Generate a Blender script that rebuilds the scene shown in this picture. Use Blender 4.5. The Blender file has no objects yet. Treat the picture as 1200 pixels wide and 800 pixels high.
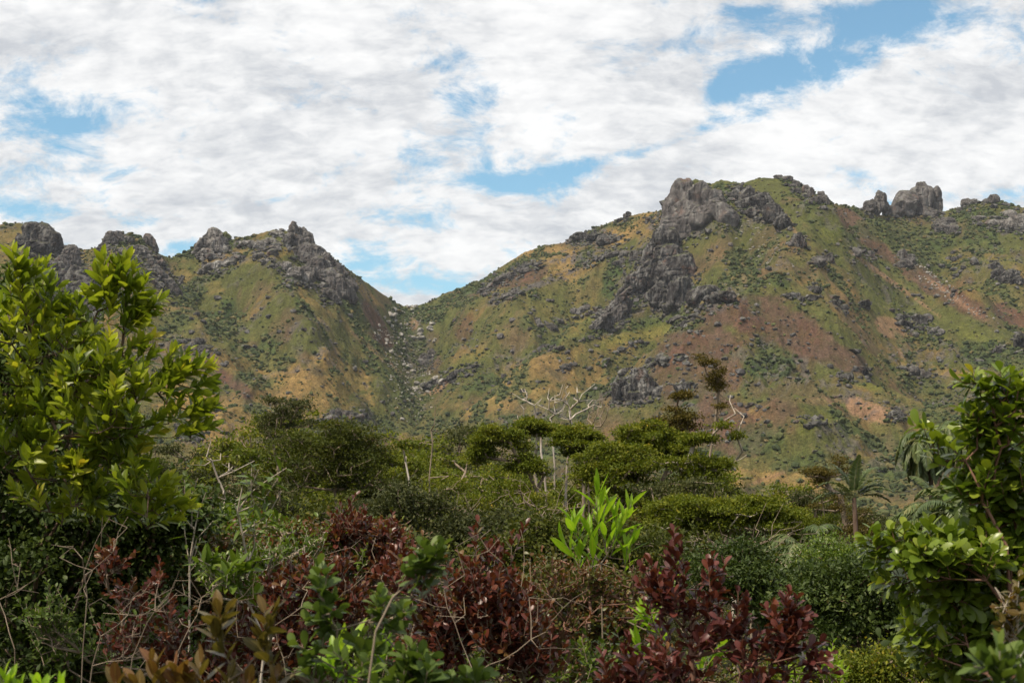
import bpy, math, random
import numpy as np
from mathutils import Vector

# ------------------------------------------------------------------ camera, sky, sun, exposure
SC = bpy.context.scene
COL = SC.collection
FPX = 1667.0
PITCH = math.atan(195.0 / FPX)
cam_d = bpy.data.cameras.new("camera")
cam = bpy.data.objects.new("camera", cam_d)
COL.objects.link(cam)
cam.location = (0, 0, 0)
cam.rotation_euler = (math.radians(90) + PITCH, 0, 0)
cam_d.sensor_width = 36
cam_d.lens = 50
cam_d.clip_start = 0.1
cam_d.clip_end = 30000
cam_d.dof.use_dof = True
cam_d.dof.focus_distance = 22
cam_d.dof.aperture_fstop = 11
SC.camera = cam

SUN_AZ = math.radians(-128)      # compass bearing from +Y, clockwise positive: behind and to the left
SUN_EL = math.radians(58)
sd = Vector((math.sin(SUN_AZ) * math.cos(SUN_EL), math.cos(SUN_AZ) * math.cos(SUN_EL), math.sin(SUN_EL)))
sun_d = bpy.data.lights.new("sun", 'SUN')
sun_d.energy = 5.0
sun_d.angle = math.radians(0.9)
sun_d.color = (1.0, 0.88, 0.70)
sun = bpy.data.objects.new("sun", sun_d)
COL.objects.link(sun)
sun.rotation_euler = sd.to_track_quat('Z', 'Y').to_euler()

SC.view_settings.view_transform = 'Standard'
SC.view_settings.look = 'None'
SC.view_settings.gamma = 1
SC.view_settings.use_curve_mapping = False
SC.view_settings.exposure = 0.06
SC.cycles.max_bounces = 6
SC.cycles.diffuse_bounces = 3
SC.cycles.transmission_bounces = 4
SC.cycles.volume_bounces = 0


class NT:
    """small helper for node trees"""
    def __init__(s, tree):
        s.t = tree
        s.n = tree.nodes
        s.l = tree.links

    def node(s, typ, **kw):
        n = s.n.new(typ)
        for k, v in kw.items():
            setattr(n, k, v)
        return n

    def put(s, sock, v):
        if isinstance(v, bpy.types.NodeSocket):
            s.l.new(v, sock)
        else:
            if sock.type == 'RGBA' and len(v) == 3:
                v = (*v, 1)
            sock.default_value = v

    def math(s, op, a, b=0.0, c=0.0, clamp=False):
        n = s.node('ShaderNodeMath', operation=op)
        n.use_clamp = clamp
        s.put(n.inputs[0], a); s.put(n.inputs[1], b); s.put(n.inputs[2], c)
        return n.outputs[0]

    def comb(s, x, y, z=0.0):
        n = s.node('ShaderNodeCombineXYZ')
        s.put(n.inputs[0], x); s.put(n.inputs[1], y); s.put(n.inputs[2], z)
        return n.outputs[0]

    def noise(s, vec, scale, detail=4, rough=0.55, dist=0.0):
        n = s.node('ShaderNodeTexNoise')
        s.put(n.inputs['Vector'], vec)
        n.inputs['Scale'].default_value = scale
        n.inputs['Detail'].default_value = detail
        n.inputs['Roughness'].default_value = rough
        n.inputs['Distortion'].default_value = dist
        return n.outputs['Fac']

    def map(s, v, a, b, c=0.0, d=1.0, smooth=True):
        n = s.node('ShaderNodeMapRange')
        n.interpolation_type = 'SMOOTHSTEP' if smooth else 'LINEAR'
        n.clamp = True
        s.put(n.inputs[0], v)
        for i, q in enumerate((a, b, c, d)):
            n.inputs[1 + i].default_value = q
        return n.outputs[0]

    def mix(s, f, a, b, blend='MIX'):
        n = s.node('ShaderNodeMix', data_type='RGBA', blend_type=blend)
        s.put(n.inputs[0], f); s.put(n.inputs[6], a); s.put(n.inputs[7], b)
        return n.outputs[2]

    def ramp(s, f, stops, interp='LINEAR'):
        n = s.node('ShaderNodeValToRGB')
        n.color_ramp.interpolation = interp
        e = n.color_ramp.elements
        while len(e) < len(stops):
            e.new(0.5)
        for i, (p, c) in enumerate(stops):
            e[i].position = p
            e[i].color = (*c, 1)
        s.put(n.inputs[0], f)
        return n.outputs[0]


def build_world():
    w = bpy.data.worlds.new("World")
    SC.world = w
    w.use_nodes = True
    nt = NT(w.node_tree)
    nt.n.clear()
    out = nt.node('ShaderNodeOutputWorld')
    sky = nt.node('ShaderNodeTexSky', sky_type='NISHITA')
    sky.sun_disc = False
    sky.sun_elevation = SUN_EL
    sky.sun_rotation = SUN_AZ
    sky.air_density = 1.0
    sky.dust_density = 0.6
    sky.ozone_density = 1.6
    bg = nt.node('ShaderNodeBackground')
    nt.put(bg.inputs[0], nt.mix(1.0, sky.outputs[0], (0.86, 1.10, 1.03), 'MULTIPLY'))
    bg.inputs[1].default_value = 0.15
    tc = nt.node('ShaderNodeTexCoord')
    sp = nt.node('ShaderNodeSeparateXYZ')
    nt.put(sp.inputs[0], tc.outputs['Generated'])
    x, y, z = sp.outputs
    zz = nt.math('MAXIMUM', nt.math('ADD', z, 0.5), 0.1)
    px = nt.math('DIVIDE', x, zz)
    py = nt.math('DIVIDE', y, zz)
    pv = nt.comb(px, py, 0.0)
    n1 = nt.noise(pv, 4.4, 8, 0.6, 0.3)
    n2 = nt.noise(nt.comb(px, nt.math('MULTIPLY', py, 1.2), 3.7), 14.0, 8, 0.68, 0.3)
    # directions of the open patches of blue: (x/y, z/y) of their centres, spreads and tilt
    yy = nt.math('MAXIMUM', y, 0.05)
    a = nt.math('DIVIDE', x, yy)
    b = nt.math('DIVIDE', z, yy)
    front = nt.map(y, 0.2, 0.6)
    dens = nt.math('ADD', nt.math('MULTIPLY', nt.math('SUBTRACT', n1, 0.5), 2.2), nt.math('MULTIPLY', nt.math('SUBTRACT', n2, 0.5), 3.0))
    dens = nt.math('ADD', dens, 0.50)
    def D(u, v):
        xx = (u - 600) / FPX; yv = (400 - v) / FPX
        f = math.cos(PITCH) - yv * math.sin(PITCH); up = math.sin(PITCH) + yv * math.cos(PITCH)
        return xx / f, up / f
    holes = [(935, 75, 92, 30, -14, 0.9), (1040, 18, 60, 22, 0, 0.85), (905, 15, 60, 14, 0, 0.35), (860, 100, 50, 14, -20, 0.4), (45, 150, 75, 22, 8, 0.36),
             (150, 205, 80, 13, 5, 0.45), (30, 245, 50, 12, 0, 0.4), (700, 188, 150, 10, -16, 0.48), (590, 215, 70, 11, 0, 0.45),
             (500, 262, 80, 10, 6, 0.42), (390, 285, 90, 12, 0, 0.3), (490, 332, 80, 14, 0, 0.55), (440, 310, 60, 8, 0, 0.4), (245, 22, 70, 6, 10, 0.3),
             (830, 150, 60, 10, -16, 0.45), (95, 290, 50, 12, 0, 0.35), (210, 288, 40, 12, 0, 0.45), (1130, 225, 60, 8, 0, 0.2)]
    solid = [(620, 60, 330, 80, 0, 0.22), (1100, 150, 140, 60, -10, 0.3), (330, 210, 170, 22, 0, 0.25), (700, 260, 120, 22, -8, 0.3),
             (60, 40, 160, 40, 0, 0.2), (640, 140, 150, 30, 0, 0.25), (950, 190, 120, 22, 0, 0.2)]
    for lst, sg in ((holes, -1), (solid, 1)):
        for (u, v, su, sv, ang, amp) in lst:
            a0, b0 = D(u, v)
            ca, sa = math.cos(math.radians(-ang)), math.sin(math.radians(-ang))
            da = nt.math('SUBTRACT', a, a0); db = nt.math('SUBTRACT', b, b0)
            r1 = nt.math('ADD', nt.math('MULTIPLY', da, ca * FPX / su), nt.math('MULTIPLY', db, sa * FPX / su))
            r2 = nt.math('ADD', nt.math('MULTIPLY', da, -sa * FPX / sv), nt.math('MULTIPLY', db, ca * FPX / sv))
            q = nt.math('ADD', nt.math('MULTIPLY', r1, r1), nt.math('MULTIPLY', r2, r2))
            g = nt.math('MULTIPLY', nt.math('EXPONENT', nt.math('MULTIPLY', q, -0.8)), sg * amp)
            dens = nt.math('ADD', dens, nt.math('MULTIPLY', g, front))
    cover = nt.map(dens, -0.22, 0.48)
    # shading of the cloud sheet: thin edges white, thick bellies grey
    n3 = nt.noise(nt.comb(nt.math('ADD', px, 0.05), nt.math('MULTIPLY', py, 1.25), 9.0), 8.0, 8, 0.62, 0.3)
    n4 = nt.noise(nt.comb(px, nt.math('MULTIPLY', py, 1.8), 5.0), 30.0, 5, 0.6, 0.3)
    sh = nt.math('ADD', nt.math('MULTIPLY', n3, 0.62), nt.math('MULTIPLY', n4, 0.38))
    ccol = nt.ramp(sh, [(0.37, (0.57, 0.59, 0.625)), (0.45, (0.72, 0.73, 0.745)), (0.52, (0.86, 0.86, 0.86)), (0.60, (0.96, 0.955, 0.945))])
    em = nt.node('ShaderNodeBackground')
    nt.put(em.inputs[0], ccol)
    em.inputs[1].default_value = 1.05
    mx = nt.node('ShaderNodeMixShader')
    nt.put(mx.inputs[0], nt.math('MULTIPLY', cover, 0.97))
    nt.l.new(bg.outputs[0], mx.inputs[1])
    nt.l.new(em.outputs[0], mx.inputs[2])
    nt.l.new(mx.outputs[0], out.inputs[0])
    w.cycles.sampling_method = 'MANUAL'
    w.cycles.sample_map_resolution = 512

build_world()

# ------------------------------------------------------------------ numeric helpers
def _hash(ix, iy, iz, seed):
    h = (ix.astype(np.int64) * 374761393 + iy.astype(np.int64) * 668265263 + iz.astype(np.int64) * 2147483647 + seed * 1274126177) & 0xffffffff
    h = ((h ^ (h >> 13)) * 1274126177) & 0xffffffff
    h = ((h ^ (h >> 16)) * 2246822519) & 0xffffffff
    return ((h ^ (h >> 15)) & 0xffffff) / float(0xffffff)

def vnoise(x, y, z=None, seed=0):
    x = np.asarray(x, float); y = np.asarray(y, float)
    x0 = np.floor(x); y0 = np.floor(y)
    fx = x - x0; fy = y - y0
    fx = fx * fx * fx * (fx * (fx * 6 - 15) + 10); fy = fy * fy * fy * (fy * (fy * 6 - 15) + 10)
    if z is None:
        zi = np.zeros_like(x0)
        c = [_hash(x0 + i, y0 + j, zi, seed) for i in (0, 1) for j in (0, 1)]
        return (c[0] * (1 - fx) + c[2] * fx) * (1 - fy) + (c[1] * (1 - fx) + c[3] * fx) * fy
    z = np.asarray(z, float); z0 = np.floor(z); fz = z - z0
    fz = fz * fz * (3 - 2 * fz)
    r = 0
    for k in (0, 1):
        c = [_hash(x0 + i, y0 + j, z0 + k, seed) for i in (0, 1) for j in (0, 1)]
        p = (c[0] * (1 - fx) + c[2] * fx) * (1 - fy) + (c[1] * (1 - fx) + c[3] * fx) * fy
        r = r + p * (fz if k else 1 - fz)
    return r

def fbm(x, y, z=None, octv=4, seed=0, gain=0.5, ridged=False):
    s = 0; a = 1; t = 0
    for o in range(octv):
        f = 2.03 ** o
        n = vnoise(x * f + 17.3 * o, y * f - 9.1 * o, None if z is None else z * f + 4.7 * o, seed + o * 31)
        if ridged:
            n = 1 - np.abs(n * 2 - 1)
        s = s + n * a; t += a; a *= gain
    return s / t

def sstep(x, a, b):
    t = np.clip((np.asarray(x, float) - a) / (b - a), 0, 1)
    return t * t * (3 - 2 * t)

def ray(u, v):
    """direction of photo pixel (u, v): azimuth and elevation tangent"""
    x = (np.asarray(u, float) - 600) / FPX; y = (400 - np.asarray(v, float)) / FPX
    f = math.cos(PITCH) - y * math.sin(PITCH); up = math.sin(PITCH) + y * math.cos(PITCH)
    return np.arctan2(x, f), up / np.hypot(x, f)

def P(u, v, d):
    """world point at horizontal distance d in the direction of pixel (u, v)"""
    a, t = ray(u, v)
    return np.array([math.sin(a) * d, math.cos(a) * d, t * d])

def to_uv(X, Y, Z):
    f = Y * math.cos(PITCH) + Z * math.sin(PITCH)
    up = -Y * math.sin(PITCH) + Z * math.cos(PITCH)
    f = np.maximum(f, 0.01)
    return 600 + FPX * X / f, 400 - FPX * up / f

def make_mesh(name, V, faces, mat, parent=None, smooth=True, attrs=None, link=True):
    """faces: list of int arrays, each (n, k)"""
    me = bpy.data.meshes.new(name)
    V = np.ascontiguousarray(V, dtype=np.float32)
    me.vertices.add(len(V))
    me.vertices.foreach_set('co', V.ravel())
    loops = np.concatenate([f.ravel() for f in faces]).astype(np.int32)
    tot = np.concatenate([np.full(len(f), f.shape[1], np.int32) for f in faces])
    st = np.concatenate([[0], np.cumsum(tot)[:-1]]).astype(np.int32)
    me.loops.add(len(loops)); me.loops.foreach_set('vertex_index', loops)
    me.polygons.add(len(tot)); me.polygons.foreach_set('loop_start', st)
    me.polygons.foreach_set('loop_total', tot)
    me.update(calc_edges=True)
    me.polygons.foreach_set('use_smooth', np.full(len(tot), smooth, bool))
    for k, arr in (attrs or {}).items():
        arr = np.asarray(arr, np.float32)
        if arr.ndim == 2:
            at = me.color_attributes.new(k, 'FLOAT_COLOR', 'POINT')
            at.data.foreach_set('color', np.concatenate([arr, np.ones((len(arr), 1), np.float32)], 1).ravel())
        else:
            at = me.attributes.new(k, 'FLOAT', 'POINT')
            at.data.foreach_set('value', arr)
    me.materials.append(mat)
    o = bpy.data.objects.new(name, me)
    if link:
        COL.objects.link(o)
    if parent:
        o.parent = parent
    return o

def tag(o, label=None, cat=None, group=None, kind=None):
    if label: o['label'] = label
    if cat: o['category'] = cat
    if group: o['group'] = group
    if kind: o['kind'] = kind
    return o

def thing(name, loc, label, cat, group=None):
    o = bpy.data.objects.new(name, None)
    COL.objects.link(o)
    o.location = Vector([float(c) for c in loc])
    o.empty_display_size = 0.3
    return tag(o, label, cat, group)

def copy_thing(o, loc, rz, sc, label=None, group=None):
    c = o.copy(); COL.objects.link(c)
    c.location = Vector([float(q) for q in loc]); c.rotation_euler = (0, 0, rz); c.scale = (sc, sc, sc) if not hasattr(sc, '__len__') else sc
    if label: c['label'] = label
    if group: c['group'] = group
    for ch in o.children:
        k = ch.copy(); COL.objects.link(k); k.parent = c
    return c

# ------------------------------------------------------------------ materials
def mat_base(name):
    m = bpy.data.materials.new(name)
    m.use_nodes = True
    nt = NT(m.node_tree)
    b = nt.n['Principled BSDF']
    return m, nt, b

def attr(nt, name, out='Fac'):
    n = nt.node('ShaderNodeAttribute', attribute_name=name)
    return n.outputs[out]

def leaf_mat(name, stops, rough=0.42, trans=0.28, rib=None, tr_boost=1.6, spec=0.35):
    m, nt, b = mat_base(name)
    r = attr(nt, 'rnd')
    col = nt.ramp(r, stops)
    if rib:
        mid = attr(nt, 'mid')
        col = nt.mix(nt.map(mid, 0.0, 0.16, 0.55, 0.0), col, rib)
    oi = nt.node('ShaderNodeTexCoord')
    n = nt.noise(oi.outputs['Object'], 9.0, 3, 0.6)
    col = nt.mix(nt.map(n, 0.3, 0.7, 0.0, 0.35), col, nt.mix(1.0, col, (0.6, 0.62, 0.5), 'MULTIPLY'))
    nt.put(b.inputs['Base Color'], col)
    b.inputs['Roughness'].default_value = rough
    b.inputs['Specular IOR Level'].default_value = spec
    tr = nt.node('ShaderNodeBsdfTranslucent')
    nt.put(tr.inputs[0], nt.mix(1.0, col, (tr_boost, tr_boost * 1.05, tr_boost * 0.5), 'MULTIPLY'))
    mx = nt.node('ShaderNodeMixShader')
    mx.inputs[0].default_value = trans
    nt.l.new(b.outputs[0], mx.inputs[1]); nt.l.new(tr.outputs[0], mx.inputs[2])
    nt.l.new(mx.outputs[0], nt.n['Material Output'].inputs[0])
    return m

def bark_mat(name, c1, c2, scale=8):
    m, nt, b = mat_base(name)
    tc = nt.node('ShaderNodeTexCoord')
    mp = nt.node('ShaderNodeMapping'); nt.put(mp.inputs[0], tc.outputs['Object']); mp.inputs['Scale'].default_value = (1, 1, 0.25)
    n = nt.noise(mp.outputs[0], scale, 5, 0.65)
    nt.put(b.inputs['Base Color'], nt.ramp(n, [(0.35, c1), (0.62, c2)]))
    b.inputs['Roughness'].default_value = 0.85
    bp = nt.node('ShaderNodeBump'); bp.inputs['Strength'].default_value = 0.5; bp.inputs['Distance'].default_value = 0.02
    nt.put(bp.inputs['Height'], n); nt.l.new(bp.outputs[0], b.inputs['Normal'])
    return m
# ------------------------------------------------------------------ terrain
SKY = [(-260, 300), (-120, 275), (0, 263), (20, 262), (38, 262), (50, 262), (62, 266), (70, 284), (88, 293), (104, 292), (118, 288), (126, 277), (140, 273),
       (160, 275), (178, 282), (186, 297), (200, 302), (215, 296), (232, 286), (242, 277), (254, 272), (264, 275), (272, 281), (285, 278),
       (300, 274), (320, 269), (336, 270), (348, 272), (358, 276), (370, 286), (385, 297), (400, 310), (420, 324), (440, 338), (455, 348),
       (468, 357), (480, 360), (500, 355), (520, 344), (545, 335), (570, 325), (585, 314), (600, 304), (615, 295), (640, 287), (660, 284),
       (672, 278), (690, 270), (710, 262), (735, 253), (760, 248), (774, 247), (781, 238), (790, 228), (800, 218), (815, 209), (825, 213),
       (834, 215), (845, 210), (858, 213), (870, 215), (880, 211), (895, 208), (910, 209), (925, 209), (940, 216), (955, 226), (968, 235),
       (980, 239), (1000, 242), (1012, 246), (1030, 251), (1045, 252), (1075, 252), (1105, 248), (1125, 242), (1140, 238), (1160, 235),
       (1175, 237), (1200, 243), (1260, 250), (1400, 290), (1600, 330)]
_sa, _st = ray([p[0] for p in SKY], [p[1] for p in SKY])
DS = [(-260, 2600), (60, 2500), (150, 2350), (205, 2700), (350, 2450), (430, 2700), (480, 3050), (560, 2900), (640, 2750), (740, 2900), (790, 2550), (820, 2450),
      (920, 2550), (990, 2400), (1040, 2850), (1100, 2850), (1200, 2850), (1600, 2900)]
_da = ray([p[0] for p in DS], [400] * len(DS))[0]
_dv = np.array([p[1] for p in DS], float)
_ga = np.linspace(-0.62, 0.62, 1241)
def _gs(v, sig):
    k = np.exp(-0.5 * (np.arange(-200, 201) * 0.001 / sig) ** 2); k /= k.sum()
    return np.convolve(np.pad(v, 200, mode='edge'), k, mode='valid')
_ga_t = np.interp(_ga, _sa, _st)
_ga_s1 = _gs(_ga_t, 0.010)
_ga_s2 = _gs(_ga_t, 0.045)
_ga_d = _gs(np.interp(_ga, _da, _dv), 0.028)
GZ = [(0, -1.75), (4, -2.0), (8, -2.9), (15, -4.2), (40, -5.6), (100, -7.5), (160, -10), (300, -18), (420, -22), (1150, -22), (20000, -22)]

def line_relief(a, d):
    """spurs and ravines, each a polyline of (u, v, height, width)"""
    out = np.zeros_like(d)
    X = np.sin(a) * d; Y = np.cos(a) * d
    for pts, amp, w in SPURS:
        W = [smooth_point(u, v) for u, v in pts]
        best = np.full(d.shape, 1e9); frac = np.zeros_like(d)
        n = len(W) - 1
        for i in range(n):
            ax, ay = W[i]; bx, by = W[i + 1]
            ex, ey = bx - ax, by - ay
            L = ex * ex + ey * ey
            s = np.clip(((X - ax) * ex + (Y - ay) * ey) / L, 0, 1)
            q = np.hypot(X - ax - s * ex, Y - ay - s * ey)
            m = q < best
            best = np.where(m, q, best)
            frac = np.where(m, (i + s) / n, frac)
        env = np.clip(np.minimum(frac / 0.12 + 0.15, (1 - frac) / 0.3), 0, 1)
        prof = np.exp(-np.abs(best / w) ** 1.5)
        out += amp * env * prof
    return out

def smooth_z(a, d):
    """terrain without relief"""
    z0 = np.interp(d, [g[0] for g in GZ], [g[1] for g in GZ])
    t0 = np.interp(a, _ga, _ga_t); t1 = np.interp(a, _ga, _ga_s1); t2 = np.interp(a, _ga, _ga_s2)
    ds = np.interp(a, _ga, _ga_d)
    x = np.clip((d - 1150) / (ds - 1150), 0, 1)
    w1 = sstep(x, 0.88, 0.99); w2 = sstep(x, 0.45, 0.93)
    ts = t2 * (1 - w2) + w2 * (t1 * (1 - w1) + t0 * w1)
    tb = -22 / 1150.0
    t = tb + (ts - tb) * (0.82 * x + 0.18 * x * x)
    zm = t * d
    back = np.maximum(ts * ds - 0.55 * (d - ds) - 0.00015 * (d - ds) ** 2, -22)
    z = np.where(d < 1150, z0, np.where(d < ds, zm, back))
    return z, x, ds

def smooth_point(u, v):
    a, t = ray(u, v)
    dd = np.linspace(1150, 3200, 800)
    z, x, ds = smooth_z(np.full(800, a), dd)
    k = np.argmax(z / dd >= t) if np.any(z / dd >= t) else int(np.argmax(z / dd))
    return math.sin(a) * dd[k], math.cos(a) * dd[k]

SPURS = [
    ([(482, 366), (500, 400), (482, 430), (490, 470), (470, 510), (450, 560)], -55, 80),
    ([(205, 305), (225, 345), (255, 380), (300, 430), (380, 490), (420, 540)], -45, 75),
    ([(700, 330), (690, 375), (600, 430), (540, 490)], -45, 80),
    ([(865, 260), (885, 310), (875, 345), (790, 375), (700, 440), (600, 520)], -50, 75),
    ([(1100, 270), (1120, 320), (1180, 370), (1230, 420)], -45, 90),
    ([(915, 470), (900, 440), (930, 400)], -22, 45),
    ([(1010, 330), (1060, 380), (1080, 440), (1060, 520)], -32, 60),
    ([(610, 340), (560, 390), (520, 430)], -20, 40),
    ([(330, 350), (390, 410), (440, 470)], -22, 40),
    ([(270, 340), (300, 400), (350, 460)], -18, 35),
    ([(345, 285), (395, 345), (440, 420), (455, 480)], 42, 65),
    ([(285, 290), (330, 345), (380, 430), (420, 500)], 32, 60),
    ([(150, 290), (200, 350), (270, 430), (330, 500)], 40, 75),
    ([(640, 292), (610, 350), (540, 430), (505, 500)], 38, 85),
    ([(800, 240), (775, 300), (730, 370), (650, 440), (560, 500)], 60, 75),
    ([(985, 250), (940, 330), (880, 370), (820, 440), (740, 540)], 62, 110),
    ([(985, 250), (1060, 305), (1130, 365), (1200, 420)], 60, 65),
    ([(900, 380), (980, 430), (1040, 480), (1060, 560)], 30, 70),
    ([(1040, 360), (1100, 400), (1150, 450)], 25, 60),
    ([(870, 500), (930, 520), (980, 560)], 22, 60),
    ([(1190, 300), (1150, 360), (1160, 400)], 25, 50),
    ([(530, 330), (620, 400), (660, 450)], 12, 50),
]

def height(a, d):
    a, d = np.broadcast_arrays(np.asarray(a, float), np.asarray(d, float))
    z, x, ds = smooth_z(a, d)
    X = np.sin(a) * d; Y = np.cos(a) * d
    m = sstep(x, 0.0, 0.14)
    crest = 1 - sstep(x, 0.86, 1.0)
    behind = (d > ds)
    rel = line_relief(a, d)
    wx = X + 60 * (fbm(X / 260, Y / 260, octv=3, seed=5) - 0.5) * 2
    wy = Y + 60 * (fbm(X / 260, Y / 260, octv=3, seed=8) - 0.5) * 2
    r1 = (fbm(wx / 210, wy / 330, octv=5, seed=11, gain=0.48, ridged=True) - 0.55) * 62
    ribs = (fbm(wx / 62, wy / 200, octv=4, seed=21, ridged=True) - 0.55) * 22
    fine = (fbm(X / 26, Y / 26, octv=4, seed=41, gain=0.55) - 0.5) * 9
    # stepped rock bands
    rm = rockmask(a, d, X, Y)
    band = (fbm(X / 22, Y / 22, octv=4, seed=51, gain=0.65, ridged=True) - 0.45) * 15 * rm
    z = z + m * (crest * (rel + r1 + ribs) + (0.3 + 0.7 * crest) * fine * np.where(behind, 0.3, 1) + band * (0.25 + 0.75 * crest))
    # flats and knolls of the valley
    v = sstep(d, 150, 400) * (1 - m) * (1 - sstep(d, 1500, 2500))
    z = z + v * (fbm(X / 180, Y / 180, octv=4, seed=61) - 0.5) * 18
    z = z + sstep(d, 3, 10) * (1 - sstep(d, 300, 700)) * (fbm(X / 9, Y / 9, octv=3, seed=71) - 0.5) * 0.8
    return z

def rockmask(a, d, X, Y):
    n = fbm(X / 120, Y / 120, octv=5, seed=81, gain=0.6)
    return sstep(n, 0.55, 0.64)

def ell(U, V, lst, seed, soft=0.35, wob=0.9):
    """soft union of rotated ellipses with a ragged border"""
    n = fbm(U / 26, V / 15, octv=5, seed=seed, gain=0.62) - 0.5
    out = np.zeros_like(U)
    for it in lst:
        cx, cy, rx, ry, ang = it[:5]
        s = it[5] if len(it) > 5 else 1
        c, q = math.cos(math.radians(ang)), math.sin(math.radians(ang))
        dx, dy = U - cx, V - cy
        r = np.sqrt(((dx * c + dy * q) / rx) ** 2 + ((-dx * q + dy * c) / ry) ** 2)
        out = np.maximum(out, s * sstep(1.15 - r + n * 2 * wob, 0, soft))
    return out

BROWN = [(880, 372, 75, 20, 4), (820, 405, 50, 22, -18), (935, 395, 60, 22, 25), (990, 420, 50, 14, 28), (820, 440, 50, 30, 0, .8), (850, 500, 50, 34, 10), (905, 490, 30, 22, 0, .7),
         (1030, 290, 50, 9, 38), (1080, 325, 46, 11, 36), (1130, 355, 36, 12, 30), (1190, 372, 30, 12, 20), (1000, 258, 20, 8, 30),
         (880, 355, 40, 10, -8), (275, 450, 28, 8, 38), (440, 375, 30, 7, 55), (450, 400, 20, 5, 30), (590, 330, 50, 6, -22), (700, 500, 40, 24, 0, .5),
         (620, 325, 30, 7, -20), (545, 385, 10, 20, 20, .7), (740, 520, 60, 20, 0, .5), (505, 425, 14, 14, 0, .8), (330, 390, 14, 12, 0, .5), (640, 560, 60, 16, 0, .3)]
PINK = [(1016, 480, 26, 12, 12), (1003, 472, 12, 8, 0), (1045, 385, 20, 10, 30, .8), (1060, 410, 10, 12, 0, .7), (1045, 330, 60, 2.5, 36, .8), (872, 325, 3, 18, -8, .9),
        (483, 378, 6, 8, 0, .8), (440, 412, 40, 3, 40, .7), (505, 460, 20, 4, -30, .8), (965, 470, 30, 4, 0, .4), (900, 560, 30, 3, -20, .6), (930, 268, 2.5, 20, -25, .6), (1120, 350, 40, 3, 36, .7)]
GOLD = [(645, 298, 44, 12, 4), (665, 320, 26, 10, 0, .8), (750, 262, 26, 14, -30, .9), (725, 280, 20, 10, 0), (350, 450, 70, 26, 25, .8), (250, 485, 60, 30, 20, .9), (400, 440, 40, 18, 35, .8),  # golden grass, with sunlight on the shoulder and right valley strip painted in
        (965, 335, 30, 6, 12, .8), (1085, 432, 50, 5, 10, .8), (630, 430, 60, 18, -15, .5), (870, 485, 30, 10, 10, .6), (1170, 300, 24, 5, 0, .7), (290, 300, 60, 8, -8, .5),
        (430, 345, 30, 6, 40, .7), (460, 520, 40, 14, 0, .7), (870, 560, 60, 9, 0, .8), (935, 565, 26, 10, 0, .8), (230, 330, 30, 10, 20, .4), (160, 280, 20, 5, 0, .6), (590, 470, 50, 10, -20, .6),
        (1000, 540, 40, 10, 0, .4), (740, 400, 40, 10, -20, .5), (40, 275, 30, 8, 0, .5), (930, 582, 30, 5, 0, .6)]
DARKG = [(907, 430, 36, 13, 0), (715, 330, 12, 22, 10), (262, 372, 18, 22, 35), (225, 345, 10, 20, 30, .9), (505, 370, 18, 10, 0), (560, 335, 40, 7, -26), (490, 420, 14, 40, -5, .4),
         (475, 480, 26, 20, 0, .35), (240, 290, 30, 5, -28, .9), (870, 320, 14, 40, -20, .6), (855, 225, 16, 8, 30), (1060, 275, 60, 14, 8, .6), (1140, 250, 30, 12, 0, .7), (1180, 415, 50, 14, 0, .8),
         (300, 445, 24, 12, 0, .6), (320, 430, 22, 10, 0, .6), (540, 350, 20, 8, -20, .6), (1050, 560, 60, 24, 0, .6), (950, 545, 50, 16, 0, .6), (1130, 480, 60, 30, 0, .5), (780, 370, 60, 6, -18, .6),
         (690, 395, 60, 5, -22, .5), (430, 500, 60, 14, 0, .5), (880, 515, 30, 18, -10, .6), (620, 510, 60, 16, 0, .5), (540, 500, 40, 14, 0, .5), (740, 240, 26, 8, 10, .6), (1085, 300, 40, 10, 30, .5)]
LIME = [(1020, 440, 20, 16, 0, .9), (1040, 430, 50, 10, 30, .7), (960, 290, 40, 14, -35, .7), (760, 385, 60, 10, -22, .7), (1080, 300, 40, 10, 10, .5), (940, 500, 40, 14, -15, .6), (650, 370, 50, 30, 0, .4), (1060, 370, 60, 12, 30, .5),
        (420, 475, 30, 8, 20, .4), (1140, 310, 60, 12, 0, .5), (1140, 390, 50, 10, 30, .6), (1050, 610, 80, 8, 0, .9), (560, 420, 30, 8, -20, .5)]
ROCKY = [(800, 250, 36, 34, -10), (770, 330, 40, 44, 0), (885, 243, 30, 14, 28), (375, 320, 30, 22, 45), (345, 320, 36, 12, 20), (250, 290, 14, 14, 0), (265, 312, 30, 6, -18), (300, 287, 40, 5, 5),
         (700, 275, 30, 9, 0), (690, 300, 40, 6, -10), (640, 330, 50, 5, -20), (1185, 262, 26, 12, 0), (745, 458, 30, 16, 0), (180, 315, 12, 30, -35), (60, 285, 30, 20, 20), (95, 345, 26, 36, 0),
         (720, 370, 30, 18, -40), (600, 345, 30, 5, -20), (850, 268, 40, 8, 0, .6), (490, 425, 20, 40, 0, .45), (840, 350, 40, 14, 0, .8)]

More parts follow.
